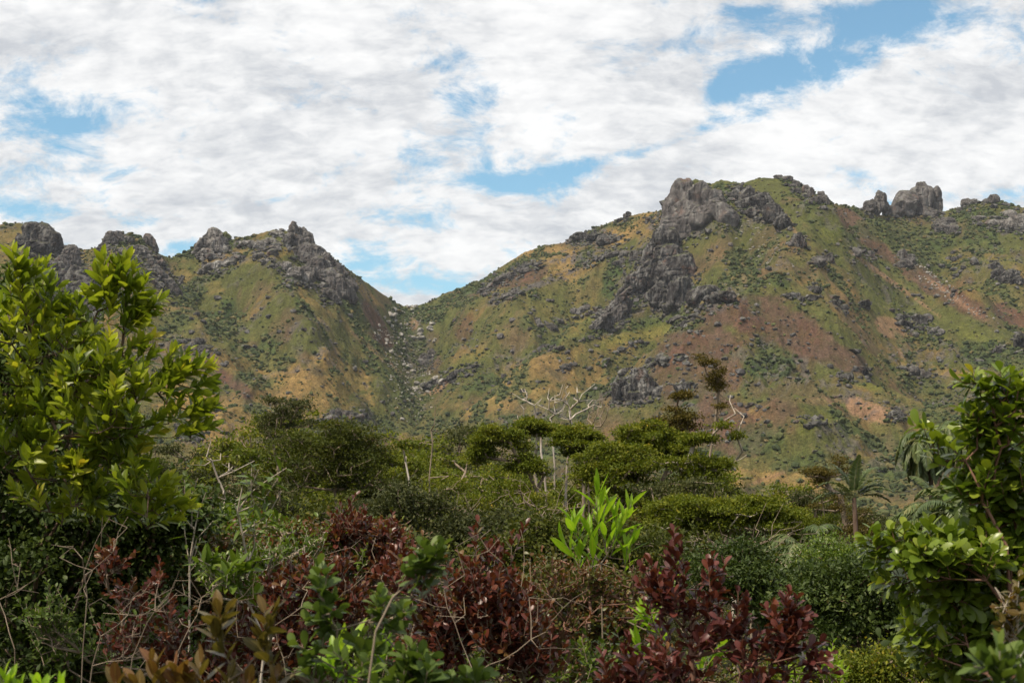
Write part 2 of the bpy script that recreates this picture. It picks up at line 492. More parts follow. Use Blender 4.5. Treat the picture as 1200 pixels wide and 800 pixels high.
MLAST = {}
def terrain_colour(X, Y, Z):
    U, V = to_uv(X, Y, Z)
    d = np.hypot(X, Y)
    g1 = fbm(X / 150, Y / 150, octv=5, seed=101, gain=0.55)
    g2 = fbm(X / 30, Y / 45, octv=4, seed=111, gain=0.6)
    g3 = fbm(X / 9, Y / 9, octv=3, seed=121, gain=0.6)
    green = np.array([0.104, 0.112, 0.033]); olive = np.array([0.150, 0.125, 0.047]); gold = np.array([0.31, 0.200, 0.072])
    brown = np.array([0.125, 0.080, 0.055]); rust = np.array([0.135, 0.074, 0.050]); pink = np.array([0.34, 0.20, 0.125]); dark = np.array([0.030, 0.052, 0.018])
    lime = np.array([0.155, 0.175, 0.030]); rock = np.array([0.130, 0.115, 0.115])
    def mixc(c, k, m):
        m = np.clip(m, 0, 1)[:, None]
        return c * (1 - m) + k * m
    c = mixc(np.tile(green, (len(X), 1)), olive, sstep(g1 * 0.6 + g2 * 0.4, 0.40, 0.58))
    front = (Y > 0) & (d > 900)
    c = mixc(c, gold * 0.75, sstep(g1 * 0.45 + g2 * 0.55, 0.55, 0.68) * 0.7)
    c = mixc(c, brown * 1.1, sstep(fbm(X / 60, Y / 90, octv=4, seed=131), 0.60, 0.68) * 0.5)
    c = mixc(c, gold, ell(U, V, GOLD, 201) * front * (0.55 + 0.45 * sstep(g2, 0.35, 0.6)))
    c = mixc(c, lime, ell(U, V, LIME, 202) * front * 0.65 * sstep(g2, 0.3, 0.55))
    br = ell(U, V, BROWN, 203, wob=0.6) * front
    c = mixc(c, mixc(np.tile(brown, (len(X), 1)), rust, sstep(g2, 0.42, 0.62)), br * (0.72 + 0.28 * sstep(g3, 0.3, 0.6)))
    c = mixc(c, pink, ell(U, V, PINK, 204, wob=0.6) * front * 0.85)
    dg = ell(U, V, DARKG, 205) * front
    dg = np.maximum(dg, sstep(fbm(X / 45, Y / 70, octv=4, seed=141), 0.60, 0.70) * 0.7 * (1 - br))
    c = mixc(c, dark * 1.9, dg * 0.8)
    rk = ell(U, V, ROCKY, 206, wob=0.7) * front
    rk = np.maximum(rk, rockmask(None, d, X, Y) * sstep(g3 * .5 + g2 * .5, 0.46, 0.56) * sstep(Z, 10, 60) * 0.7 * (1 - 0.85 * br))
    c = mixc(c, rock * 0.9, rk * sstep(g3, 0.46, 0.56) * 0.9)
    c = c * (0.66 + 0.66 * g3)[:, None]
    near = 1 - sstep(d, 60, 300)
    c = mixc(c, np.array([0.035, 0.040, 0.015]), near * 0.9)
    MLAST['dg'] = dg; MLAST['br'] = br; MLAST['rk'] = rk
    return c

def ground_material():
    m, nt, b = mat_base("hill_ground")
    tc = nt.node('ShaderNodeTexCoord')
    col = nt.node('ShaderNodeAttribute', attribute_name='alb').outputs['Color']
    n = nt.noise(tc.outputs['Object'], 0.35, 5, 0.7)
    n2 = nt.noise(tc.outputs['Object'], 0.07, 6, 0.65)
    f = nt.math('ADD', nt.map(n, 0.3, 0.7, 0.42, 1.55, False), nt.map(n2, 0.3, 0.7, -0.22, 0.22, False))
    n3 = nt.noise(tc.outputs['Object'], 0.13, 8, 0.78)
    n4 = nt.noise(tc.outputs['Object'], 0.9, 3, 0.7)
    col = nt.mix(nt.map(n3, 0.53, 0.63, 0, 0.62), col, (0.052, 0.062, 0.024))
    col = nt.mix(nt.map(n3, 0.43, 0.36, 0, 0.40), col, (0.22, 0.17, 0.085))
    f = nt.math('MULTIPLY', nt.math('MULTIPLY', f, nt.map(n4, 0.3, 0.7, 0.62, 1.38, False)), 0.69)
    nt.put(b.inputs['Base Color'], nt.mix(1.0, col, nt.comb(f, f, f), 'MULTIPLY'))
    b.inputs['Roughness'].default_value = 0.95
    b.inputs['Specular IOR Level'].default_value = 0.1
    bp = nt.node('ShaderNodeBump'); bp.inputs['Strength'].default_value = 0.7; bp.inputs['Distance'].default_value = 3.0
    nt.put(bp.inputs['Height'], nt.noise(tc.outputs['Object'], 0.22, 6, 0.7)); nt.l.new(bp.outputs[0], b.inputs['Normal'])
    return m

def build_terrain():
    az = np.concatenate([np.linspace(-math.pi, -0.5, 40)[:-1], np.linspace(-0.5, 0.5, 1250), np.linspace(0.5, math.pi, 40)[1:]])
    dd = np.concatenate([np.geomspace(0.6, 1150, 150)[:-1], np.arange(1150, 3200, 4.6), np.geomspace(3205, 14000, 24)])
    A, D = np.meshgrid(az, dd)
    Z = np.empty_like(A)
    for i in range(0, len(dd), 60):
        Z[i:i + 60] = height(A[i:i + 60], D[i:i + 60])
    X = np.sin(A) * D; Y = np.cos(A) * D
    V = np.stack([X, Y, Z], -1).reshape(-1, 3)
    nc = len(az)
    ii, jj = np.meshgrid(np.arange(len(dd) - 1), np.arange(nc - 1), indexing='ij')
    q = (ii * nc + jj).ravel()
    F = np.stack([q, q + 1, q + nc + 1, q + nc], 1)
    q2 = np.arange(len(dd) - 1) * nc
    C = np.concatenate([terrain_colour(V[i:i + 200000, 0], V[i:i + 200000, 1], V[i:i + 200000, 2]) for i in range(0, len(V), 200000)])
    cap = np.concatenate([[len(V)], []]).astype(int)
    V = np.concatenate([V, [[0, 0, -1.76]]]); C = np.concatenate([C, [[0.03, 0.04, 0.015]]])
    j = np.arange(nc - 1)
    T = np.stack([np.full(nc - 1, len(V) - 1), j + 1, j], 1)
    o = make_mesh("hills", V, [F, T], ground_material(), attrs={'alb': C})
    tag(o, "range of rocky hills under patchy grass and shrub", None, None, 'structure')
    return o

hills = build_terrain()

_hd = np.concatenate([np.geomspace(20, 1100, 80), np.arange(1104, 3200, 4.0)])
def hit(u, v, want_all=False):
    """where the sight line of pixel (u, v) first meets the ground"""
    a, t = ray(u, v)
    z = height(np.full(len(_hd), float(a)), _hd)
    ok = z / _hd >= t
    k = int(np.argmax(ok)) if ok.any() else int(np.argmax(z / _hd))
    d = _hd[k]
    return np.array([math.sin(a) * d, math.cos(a) * d, z[k]]), d, float(a)

def hz(X, Y):
    return height(np.arctan2(X, Y), np.hypot(X, Y))

def build_haze():
    x0, x1, y0, y1, z0, z1 = -15000, 15000, -15000, 15000, -60, 900
    V = [(x, y, z) for x in (x0, x1) for y in (y0, y1) for z in (z0, z1)]
    F = np.array([(0, 1, 3, 2), (4, 6, 7, 5), (0, 4, 5, 1), (2, 3, 7, 6), (0, 2, 6, 4), (1, 5, 7, 3)])
    m = bpy.data.materials.new("haze"); m.use_nodes = True
    nt = NT(m.node_tree); nt.n.clear()
    o = nt.node('ShaderNodeOutputMaterial'); v = nt.node('ShaderNodeVolumePrincipled')
    v.inputs['Color'].default_value = (0.80, 0.87, 1.0, 1); v.inputs['Density'].default_value = HAZE
    nt.l.new(v.outputs[0], o.inputs['Volume'])
    h = make_mesh("haze", V, [F], m, smooth=False)
    tag(h, None, None, None, 'stuff')
HAZE = 0.000021
build_haze()
# ------------------------------------------------------------------ rock on the hills
import bmesh
_ico = {}
def ico(sub):
    if sub not in _ico:
        bm = bmesh.new(); bmesh.ops.create_icosphere(bm, subdivisions=sub, radius=1)
        v = np.array([q.co[:] for q in bm.verts]); f = np.array([[q.index for q in p.verts] for p in bm.faces])
        bm.free(); _ico[sub] = (v, f)
    return _ico[sub]

def rock_mat(name, base, tint=(1.0, 0.90, 0.88), pale=0.0, streak=1.0, scale=1.0):
    m, nt, b = mat_base(name)
    tc = nt.node('ShaderNodeTexCoord')
    geo = nt.node('ShaderNodeNewGeometry')
    pos = geo.outputs['Position']
    mp = nt.node('ShaderNodeMapping'); nt.put(mp.inputs[0], pos); mp.inputs['Scale'].default_value = (1, 1, 0.16)
    st = nt.noise(mp.outputs[0], 0.11 * scale, 6, 0.7, 0.3)
    bl = nt.noise(pos, 0.055 * scale, 6, 0.65, 0.4)
    fn = nt.noise(pos, 0.5 * scale, 4, 0.7)
    lo = tuple(base * 0.30 * t for t in tint); mid = tuple(base * t for t in tint); hi = tuple(min(0.5, base * (2.3 + pale)) * t for t in (1.0, 0.97, 0.93))
    c = nt.ramp(st, [(0.40, lo), (0.47, mid), (0.52 if pale else 0.54, mid), (0.60 if pale else 0.63, hi)])
    c2 = nt.ramp(bl, [(0.40, lo), (0.50, mid), (0.62, hi)])
    c = nt.mix(1 - 0.6 * streak, c, c2)
    # red-brown iron stain and lichen
    c = nt.mix(nt.map(nt.noise(pos, 0.035 * scale, 5, 0.6), 0.58, 0.7, 0, 0.35), c, (0.22, 0.12, 0.085))
    # turf and shrubs lodged on the ledges
    nz = nt.node('ShaderNodeSeparateXYZ'); nt.put(nz.inputs[0], geo.outputs['Normal'])
    led = nt.math('ADD', nz.outputs[2], nt.math('MULTIPLY', nt.math('SUBTRACT', nt.noise(pos, 0.16 * scale, 5, 0.7), 0.5), 1.5))
    c = nt.mix(nt.map(led, 0.78, 0.95, 0, 0.85), c, (0.075, 0.082, 0.028))
    f = nt.map(fn, 0.2, 0.8, 0.6, 1.35, False)
    nt.put(b.inputs['Base Color'], nt.mix(1.0, c, nt.comb(f, f, f), 'MULTIPLY'))
    b.inputs['Roughness'].default_value = 0.9
    b.inputs['Specular IOR Level'].default_value = 0.15
    bp = nt.node('ShaderNodeBump'); bp.inputs['Strength'].default_value = 0.6; bp.inputs['Distance'].default_value = 2.5 / scale
    h = nt.math('ADD', nt.math('MULTIPLY', nt.noise(mp.outputs[0], 0.22 * scale, 6, 0.7, 0.4), 1.0), nt.math('MULTIPLY', fn, 0.5))
    nt.put(bp.inputs['Height'], h); nt.l.new(bp.outputs[0], b.inputs['Normal'])
    return m

M_ROCK = rock_mat("rock_grey", 0.098, (1.0, 0.90, 0.88))
M_ROCK_DARK = rock_mat("rock_dark", 0.044, (1.0, 0.91, 0.92), pale=2.6)
M_ROCK_PALE = rock_mat("rock_pale", 0.17, (1.0, 0.92, 0.88))
M_BOULD = rock_mat("boulder_dark", 0.085, (1.0, 0.95, 0.97), scale=1.6, streak=0.5)
M_BOULD_P = rock_mat("boulder_pale", 0.33, (1.0, 0.93, 0.85), scale=1.6, streak=0.4)

def rock_shape(sub, seed, block=0.72, groove=0.16, rough=0.22, gf=2.6):
    v, f = ico(sub)
    p = np.sign(v) * np.abs(v) ** block
    s = seed * 13.7
    low = fbm(v[:, 0] * 1.1 + s, v[:, 1] * 1.1 + s, v[:, 2] * 0.9, octv=3, seed=seed) - 0.5
    gr = fbm(v[:, 0] * gf + s, v[:, 1] * gf, v[:, 2] * 0.55 + s, octv=3, seed=seed + 3, ridged=True) - 0.6
    hi = fbm(v[:, 0] * 3.5 + s, v[:, 1] * 3.5, v[:, 2] * 3.0, octv=4, seed=seed + 7, gain=0.6) - 0.5
    # a few flat joints knocked off the block
    rs = np.random.RandomState(seed)
    for _ in range(7):
        n = rs.normal(size=3); n /= np.linalg.norm(n)
        dd = p @ n; lim = rs.uniform(0.62, 0.9)
        p = p - np.outer(np.maximum(dd - lim, 0) * 0.85, n)
    k = 1 + low * 0.55 + gr * groove * 2 + hi * rough
    return p * k[:, None], f

def remesh_union(V, F, voxel):
    me = bpy.data.meshes.new("tmp")
    me.from_pydata([tuple(p) for p in V], [], [tuple(int(k) for k in f) for f in F])
    o = bpy.data.objects.new("tmp", me); COL.objects.link(o)
    m = o.modifiers.new("r", 'REMESH'); m.mode = 'VOXEL'; m.voxel_size = voxel
    dg = bpy.context.evaluated_depsgraph_get()
    ev = o.evaluated_get(dg); em = ev.to_mesh()
    n = len(em.vertices); co = np.empty(n * 3, np.float32); em.vertices.foreach_get('co', co)
    no = np.empty(n * 3, np.float32); em.vertices.foreach_get('normal', no)
    ln = np.empty(len(em.loops), np.int32); em.loops.foreach_get('vertex_index', ln)
    tot = np.empty(len(em.polygons), np.int32); em.polygons.foreach_get('loop_total', tot)
    st = np.empty(len(em.polygons), np.int32); em.polygons.foreach_get('loop_start', st)
    faces = []
    for k in (3, 4):
        q = st[tot == k]
        if len(q): faces.append(np.stack([ln[q + j] for j in range(k)], 1))
    ev.to_mesh_clear()
    bpy.data.objects.remove(o); bpy.data.meshes.remove(me)
    return co.reshape(-1, 3).astype(float), no.reshape(-1, 3).astype(float), faces

CRAGS = []
def crag(label, lobes, mat=None, name="rock_outcrop", rough=0.24, group=None):
    """lobes (u, v, width, height, lean[, depth factor]) in photo pixels, each set down on the hillside"""
    L = []
    for lb in lobes: CRAGS.append((lb[0], lb[1] + lb[3] * 0.1, lb[2] * 0.75 + 4, lb[3] * 0.62 + 4, 0))
    for i, lb in enumerate(lobes):
        u, v, w, h, lean = (list(lb) + [0])[:5]
        df = lb[5] if len(lb) > 5 else 1.0
        bu = u - math.tan(math.radians(lean)) * h * 0.3
        p, d, a = hit(bu, v + h * 0.38)
        a, t = ray(u, v); a = float(a)
        seed = int(u * 7 + v * 3) % 9973
        V, F = rock_shape(4, seed, rough=rough * 0.5, gf=2.2, groove=0.10)
        sx, sz = w / FPX * d * 0.60, h / FPX * d * 0.60
        sy = min(max(sx, 0.5 * sz), 1.0 * min(sx, sz) + 5) * df
        V = V * [sx, sy, sz]
        l = math.radians(lean)
        V = np.stack([V[:, 0] * math.cos(l) + V[:, 2] * math.sin(l), V[:, 1], -V[:, 0] * math.sin(l) + V[:, 2] * math.cos(l)], 1)
        dc = d + sy * 0.8
        c = np.array([math.sin(a) * dc, math.cos(a) * dc, float(t) * dc])
        ca, sa = math.cos(a), math.sin(a)
        V = np.stack([V[:, 0] * ca + V[:, 1] * sa, -V[:, 0] * sa + V[:, 1] * ca, V[:, 2]], 1) + c
        L.append([V, F, c, max(sx, sz), V.min(0), V.max(0)])
    # lobes that reach one another melt into one body
    comp = list(range(len(L)))
    for i in range(len(L)):
        for j in range(i):
            A, B = L[i], L[j]
            m = 0.16 * np.minimum(A[5] - A[4], B[5] - B[4])
            if np.all(A[4] + m < B[5]) and np.all(B[4] + m < A[5]):
                ci, cj = comp[i], comp[j]
                comp = [cj if q == ci else q for q in comp]
    ids = sorted(set(comp), key=lambda q: -sum(L[k][3] for k in range(len(L)) if comp[k] == q))
    root = L[0][2]
    emp = None
    if len(ids) > 1:
        emp = thing(name, root, label, "rock", group)
    for cid in ids:
        mem = [k for k in range(len(L)) if comp[k] == cid]
        Vs, Fs, off = [], [], 0
        for k in mem:
            Vs.append(L[k][0] - root); Fs.append(L[k][1] + off); off += len(L[k][0])
        big = max(L[k][3] for k in mem)
        ext = np.max(np.concatenate(Vs).max(0) - np.concatenate(Vs).min(0))
        V, N, faces = remesh_union(np.concatenate(Vs), np.concatenate(Fs), max(0.8, min(big / 17, ext / 50)))
        W = V + root
        amp = min(5.0, 0.6 + big * 0.085) * rough / 0.24
        gw = max(4.0, big * 0.30)
        g = fbm(W[:, 0] / gw, W[:, 1] / gw, W[:, 2] / (gw * 4.5), octv=4, seed=401, gain=0.55, ridged=True) - 0.62
        c2 = fbm(W[:, 0] / (gw * .7) + 9, W[:, 1] / (gw * .7), W[:, 2] / (gw * 0.8), octv=4, seed=431, gain=0.62, ridged=True) - 0.6
        steep = 1 - np.abs(N[:, 2])
        jn = fbm(W[:, 0] / (gw * 1.3) + 31, W[:, 1] / (gw * 1.3), W[:, 2] / (gw * 5), octv=2, seed=461) - 0.5
        jn2 = fbm(W[:, 0] / (gw * 2.5) + 3, W[:, 1] / (gw * 2.5), W[:, 2] / (gw * 0.9), octv=2, seed=471) - 0.5
        joint = np.exp(-(jn / 0.025) ** 2) + 0.7 * np.exp(-(jn2 / 0.03) ** 2)
        V = V + N * ((g * steep * 3.6 + c2 * 0.5 - joint * 0.7) * amp)[:, None]
        o = make_mesh("rock" if emp else name, V, faces, mat or M_ROCK, parent=emp, smooth=False)
        if not emp:
            o.location = Vector([float(q) for q in root])
            tag(o, label, "rock", group)
    return emp or o

crag("tall pale grey cliff face with vertical streaks just below the highest summit on the left",
     [(800, 243, 30, 62, 6), (818, 240, 30, 50, 0), (784, 262, 20, 66, 12), (836, 238, 22, 40, -6), (806, 262, 40, 44, 4), (846, 248, 20, 28, -18), (772, 284, 12, 44, 14), (828, 256, 30, 26, 0), (855, 258, 22, 22, -20)], M_ROCK, rough=0.17)
crag("black rock buttress with white water streaks under the pale summit cliff",
     [(781, 291, 30, 42, 0), (770, 303, 28, 36, 20), (788, 306, 30, 34, -12), (772, 326, 44, 44, 16), (795, 322, 40, 40, -14), (752, 338, 36, 30, 38), (777, 350, 34, 38, 0), (800, 345, 34, 34, -12), (822, 348, 34, 22, -20), (846, 350, 26, 16, -14), (786, 362, 20, 16, 0)], M_ROCK_DARK)
crag("long narrow slanting slab ridge running down left from the black buttress",
     [(738, 334, 9, 46, 44), (722, 356, 8, 40, 46), (704, 376, 7, 30, 48), (752, 318, 8, 30, 40)], M_ROCK)
crag("slanting fluted grey slab on the spur left of the buttress",
     [(723, 368, 14, 28, 34), (731, 362, 12, 26, 28), (712, 378, 12, 20, 44)], M_ROCK)
crag("dark weathered cliff band on the shoulder right of the summit cliff",
     [(865, 224, 16, 14, -30), (878, 232, 22, 22, -24), (893, 240, 22, 24, -24), (905, 252, 20, 24, -24), (870, 240, 22, 16, -10), (918, 262, 16, 18, -24), (884, 250, 20, 18, -10), (860, 232, 12, 14, -20)], M_ROCK_DARK)
crag("spired dark rock tor crowning the left hill",
     [(343, 274, 9, 22, 6), (356, 274, 6, 17, -4), (350, 274, 6, 14, 0), (349, 285, 16, 20, 0), (361, 283, 11, 18, -8), (338, 282, 10, 18, 10), (366, 292, 10, 14, -20)], M_ROCK)
crag("broken grey rock face dropping right from the spired tor",
     [(356, 300, 22, 24, -18), (368, 306, 18, 26, -20), (374, 318, 24, 26, -20), (384, 328, 22, 26, -20), (394, 338, 24, 28, -22), (404, 346, 20, 24, -24), (376, 298, 12, 22, -34), (386, 306, 12, 22, -38), (396, 318, 12, 24, -40), (406, 330, 12, 24, -42), (364, 322, 20, 18, 0), (388, 348, 18, 18, 0)], M_ROCK)
crag("pinkish grey rock band under the spired tor",
     [(345, 322, 20, 14, -10), (333, 314, 14, 12, 0), (356, 328, 16, 14, -14), (340, 330, 12, 8, 0)], M_ROCK_PALE)
crag("pale rock ledges left of the spired tor",
     [(318, 284, 14, 9, 0), (305, 287, 14, 8, 8), (290, 286, 14, 7, -8), (326, 275, 14, 8, 0), (322, 292, 12, 7, 0), (303, 300, 12, 8, -10), (312, 308, 12, 7, 10)], M_ROCK_PALE)
crag("pyramid shaped pale grey rock knob on the left hill crest",
     [(252, 281, 18, 22, 6), (243, 290, 20, 22, 20), (255, 290, 20, 20, -12), (240, 300, 16, 14, 0), (262, 284, 8, 12, -30)], M_ROCK_PALE)
crag("long low grey slab below the pyramid shaped knob",
     [(252, 313, 24, 9, -20), (268, 308, 20, 9, -14), (241, 317, 12, 8, -20), (277, 303, 12, 8, 0)], M_ROCK_PALE)
crag("rounded summit rock with a sheer right edge on the second left peak",
     [(130, 283, 14, 18, 22), (138, 280, 14, 14, 0), (178, 286, 12, 20, -20), (170, 283, 10, 10, -30), (148, 281, 14, 10, 0), (122, 293, 12, 12, 20)], M_ROCK)
crag("diagonal grey slab falling right below the second left peak",
     [(168, 296, 12, 18, -50), (178, 308, 12, 26, -42), (190, 324, 12, 28, -40), (203, 338, 10, 26, -40), (148, 297, 18, 10, 0), (183, 332, 6, 22, -48), (212, 330, 5, 10, -10)], M_ROCK)
crag("domed dark cliff at the far left end of the skyline",
     [(48, 278, 34, 30, -8), (56, 283, 26, 34, -14), (66, 290, 10, 26, -6), (30, 284, 20, 16, 0), (44, 294, 26, 20, 0)], M_ROCK_DARK)
crag("squared grey rock block on the ridge below the far left dome",
     [(84, 304, 16, 26, -4), (89, 296, 8, 14, 0), (74, 312, 16, 20, 0), (60, 318, 24, 20, 0)], M_ROCK)
crag("tall dark cliff seen through the top of the green tree on the left",
     [(92, 338, 30, 50, 0), (104, 352, 26, 50, -10), (78, 352, 26, 40, 0), (100, 376, 26, 30, 0), (66, 340, 26, 40, 0)], M_ROCK_DARK)
crag("small split rock tower on the right skyline beside the burnt ridge",
     [(1019, 243, 13, 13, 20), (1032, 237, 10, 23, 4), (1026, 246, 12, 16, 0), (1038, 245, 9, 13, 0), (1021, 237, 6, 8, 0), (1041, 248, 6, 14, 0)], M_ROCK)
crag("great twin domed tor standing on the right skyline",
     [(1060, 240, 24, 27, 8), (1052, 246, 14, 20, 16), (1085, 234, 24, 38, 0), (1076, 238, 20, 34, 6), (1097, 236, 9, 30, 0), (1066, 242, 16, 24, 0), (1084, 250, 24, 13, 10), (1101, 243, 6, 20, 0), (1060, 251, 18, 8, 0)], M_ROCK, rough=0.14)
crag("round dark rock bulging from the green slope under the twin domed tor",
     [(1107, 266, 22, 17, 0), (1114, 270, 16, 16, -20), (1100, 269, 12, 12, 10)], M_ROCK)
crag("rocky top of the last green hill on the right skyline",
     [(1135, 239, 12, 10, 20), (1164, 235, 10, 11, 0), (1157, 237, 9, 7, 0), (1180, 240, 7, 5, 0), (1141, 237, 8, 6, 0), (1126, 246, 8, 5, 0)], M_ROCK)
crag("pale bare rock face at the right edge below the skyline",
     [(1184, 252, 14, 13, 0), (1192, 262, 18, 18, 0), (1178, 264, 16, 12, 10), (1165, 262, 16, 8, 0), (1148, 258, 16, 8, 10), (1205, 258, 16, 14, 0)], M_ROCK_PALE)
crag("row of big round rocks along the crest right of the summit",
     [(945, 226, 8, 14, 0), (951, 227, 7, 13, 0), (962, 229, 8, 10, 0), (967, 236, 9, 12, -10), (954, 235, 14, 8, 0), (933, 216, 8, 8, 0), (934, 224, 7, 7, 0), (923, 210, 10, 7, 0), (912, 208, 9, 5, 0), (960, 236, 6, 11, 0), (928, 219, 7, 6, 0)], M_ROCK)
crag("long grey rock band with a flat top on the golden shoulder",
     [(682, 278, 22, 12, 10), (697, 279, 18, 12, 0), (712, 282, 22, 12, -4), (726, 280, 14, 7, 0), (672, 281, 10, 8, 0)], M_ROCK_DARK)
crag("second broken rock band beneath the flat topped band",
     [(720, 298, 18, 8, -10), (735, 298, 16, 11, 0), (745, 300, 14, 12, -10), (706, 303, 14, 5, -14), (729, 308, 16, 8, 0), (690, 309, 10, 4, 0)], M_ROCK)
crag("small dark knob on the crest between golden shoulder and summit cliff",
     [(735, 253, 9, 9, 10), (728, 258, 9, 6, 0), (762, 257, 9, 5, 0)], M_ROCK_DARK)
crag("slanting rock rib on the left flank of the right hill facing the saddle",
     [(588, 328, 20, 9, -26), (576, 335, 14, 8, -24), (602, 322, 16, 7, -20), (568, 341, 12, 6, -20), (616, 318, 14, 6, -10), (596, 346, 20, 6, -14), (605, 343, 12, 6, -10), (580, 352, 8, 6, 0)], M_ROCK)
crag("dark flat crag under the crest of the golden shoulder",
     [(622, 311, 16, 6, -8), (611, 314, 10, 5, 0), (633, 309, 8, 4, 0)], M_ROCK_DARK)
crag("pair of dark fluted cliffs standing in the burnt slope above the dead trees",
     [(728, 457, 14, 26, 0), (738, 462, 14, 24, 0), (750, 448, 16, 28, 0), (760, 456, 18, 24, -6), (722, 462, 7, 28, 0), (746, 466, 22, 16, 0), (770, 462, 10, 16, 0)], M_ROCK_DARK)
crag("oval dark rock set in the burnt slope right of the fluted cliffs",
     [(803, 456, 22, 14, -12), (796, 454, 10, 10, 0)], M_ROCK_DARK)
crag("jagged toothed outcrop at the foot of the left hill",
     [(397, 487, 8, 16, 0), (388, 491, 14, 9, 0), (406, 488, 12, 12, 0), (418, 490, 16, 8, -20), (380, 492, 10, 7, 0), (427, 487, 8, 6, -10)], M_ROCK)
crag("smooth dark slab above the stream bed in the central ravine",
     [(507, 451, 22, 9, -14), (498, 453, 10, 8, 0)], M_ROCK_DARK)
crag("long thin dark slab slanting up right from the central ravine",
     [(536, 437, 28, 7, -24), (552, 431, 18, 5, -16), (524, 446, 16, 8, -34)], M_ROCK_DARK)
crag("red brown rock wall beside the pale boulders of the ravine",
     [(500, 421, 12, 12, 20), (494, 426, 10, 10, 0), (506, 414, 8, 8, 10)], M_ROCK)
crag("dark slab on the left hillside above the bright leafy branch",
     [(228, 403, 20, 8, -28), (238, 410, 16, 9, -30), (218, 400, 10, 6, 0)], M_ROCK_DARK)
crag("dark rock with pale streaks showing behind the left tree leaves",
     [(220, 506, 20, 13, -12), (211, 503, 10, 10, 0), (232, 510, 10, 8, 0)], M_ROCK_DARK)
crag("lone dark pointed rock on the slope below the crest rocks",
     [(934, 283, 13, 18, 8), (940, 286, 10, 14, -10)], M_ROCK_DARK)
crag("fluted grey rock below the lone pointed rock",
     [(960, 307, 14, 11, 0), (970, 304, 12, 10, -20), (955, 309, 8, 9, 0)], M_ROCK)
crag("split grey rocks midway down the ridge beside the burnt strip",
     [(1057, 301, 10, 14, -10), (1066, 307, 12, 15, -20), (1060, 310, 18, 10, 0), (1003, 296, 12, 11, 0), (1020, 299, 8, 9, -10)], M_ROCK)
crag("heap of black angular rocks on the green slope right of the burnt fan",
     [(1060, 380, 16, 9, 0), (1078, 377, 13, 13, 0), (1074, 385, 18, 7, 0), (1056, 372, 12, 7, 0), (1096, 388, 9, 9, 0), (1071, 392, 12, 8, 0)], M_ROCK_DARK)
crag("dark outcrops on the green slope near the right edge",
     [(1170, 322, 16, 14, 0), (1181, 326, 20, 12, -20), (1164, 312, 8, 9, 0), (1190, 331, 14, 10, -20)], M_ROCK_DARK)
crag("big dark boulder cut by the right edge of the view",
     [(1196, 402, 14, 18, 0), (1170, 411, 10, 8, 0)], M_ROCK_DARK)
crag("rounded brown boulder beside the sunlit strip above the right bush",
     [(1070, 436, 13, 13, 0)], M_ROCK)
crag("broken pale rock touching the rounded brown boulder",
     [(1087, 439, 9, 9, 0), (1080, 437, 7, 8, 0)], M_ROCK)
crag("flat black block on the small green ridge right of the burnt ground",
     [(954, 495, 19, 9, 0), (938, 494, 14, 6, 0)], M_ROCK_DARK)
crag("dark leaning rock below the pink bare patch",
     [(1050, 487, 18, 12, -20), (1043, 490, 8, 8, 0)], M_ROCK_DARK)
crag("pair of round black rocks beside the dark grove",
     [(1011, 434, 11, 11, 0), (992, 442, 14, 9, 0), (1006, 443, 9, 6, 0)], M_ROCK_DARK)
crag("dark rocks capping the burnt dome on its upper right",
     [(978, 356, 10, 8, 0), (988, 361, 10, 10, -20), (1008, 358, 18, 9, -24), (952, 350, 12, 9, 0), (940, 352, 10, 8, 0), (955, 340, 12, 9, 0), (927, 347, 18, 9, -6)], M_ROCK_DARK)
crag("ragged dark rock line along the upper left edge of the burnt dome",
     [(815, 370, 16, 6, -12), (793, 376, 16, 9, 0), (835, 363, 10, 6, 0), (802, 380, 8, 8, 0), (777, 424, 16, 11, 0), (765, 428, 10, 7, 0), (797, 421, 12, 8, 0), (732, 436, 12, 11, 0), (752, 437, 12, 10, 0)], M_ROCK_DARK)
crag("broken rock band across the slope left of the burnt dome",
     [(735, 408, 12, 5, -20), (720, 414, 14, 5, -20), (748, 401, 12, 6, -16), (706, 424, 14, 4, -30), (690, 433, 12, 4, -30)], M_ROCK)
crag("cluster of dark outcrops on the green slope below the slanting slabs",
     [(662, 431, 14, 10, 0), (646, 384, 12, 9, 0), (655, 378, 12, 7, -20), (684, 362, 18, 8, -20), (676, 366, 14, 9, 0), (688, 396, 14, 5, 0), (650, 411, 20, 6, -20)], M_ROCK)

# boulders: 9 shapes, then copies
def boulder_proto(i, mat):
    V, F = rock_shape(4, 300 + i * 17, rough=0.3)
    V = V * [1, 0.9, 0.62 + 0.1 * (i % 3)]
    o = make_mesh("boulder", V, [F], mat)
    return o
_bp = {'d': [boulder_proto(i, M_BOULD) for i in range(6)], 'p': [boulder_proto(i + 10, M_BOULD_P) for i in range(4)], 'g': [boulder_proto(i + 20, M_ROCK) for i in range(4)]}
_used = set()
rng = random.Random(7)
def boulder(u, v, wpx, kind, label, group):
    p, d, a = hit(u, v)
    if d < 1000: return
    i = rng.randrange(len(_bp[kind])); o = _bp[kind][i]
    if (kind, i) in _used:
        o = o.copy(); COL.objects.link(o)
    _used.add((kind, i))
    s = wpx / FPX * d * 0.5
    o.location = (p[0], p[1], p[2] + s * 0.15)
    o.rotation_euler = (rng.uniform(-.2, .2), rng.uniform(-.2, .2), rng.uniform(0, 6.28))
    o.scale = (s * rng.uniform(0.85, 1.2), s * rng.uniform(0.85, 1.2), s * rng.uniform(0.75, 1.15))
    tag(o, label, "boulder", group)

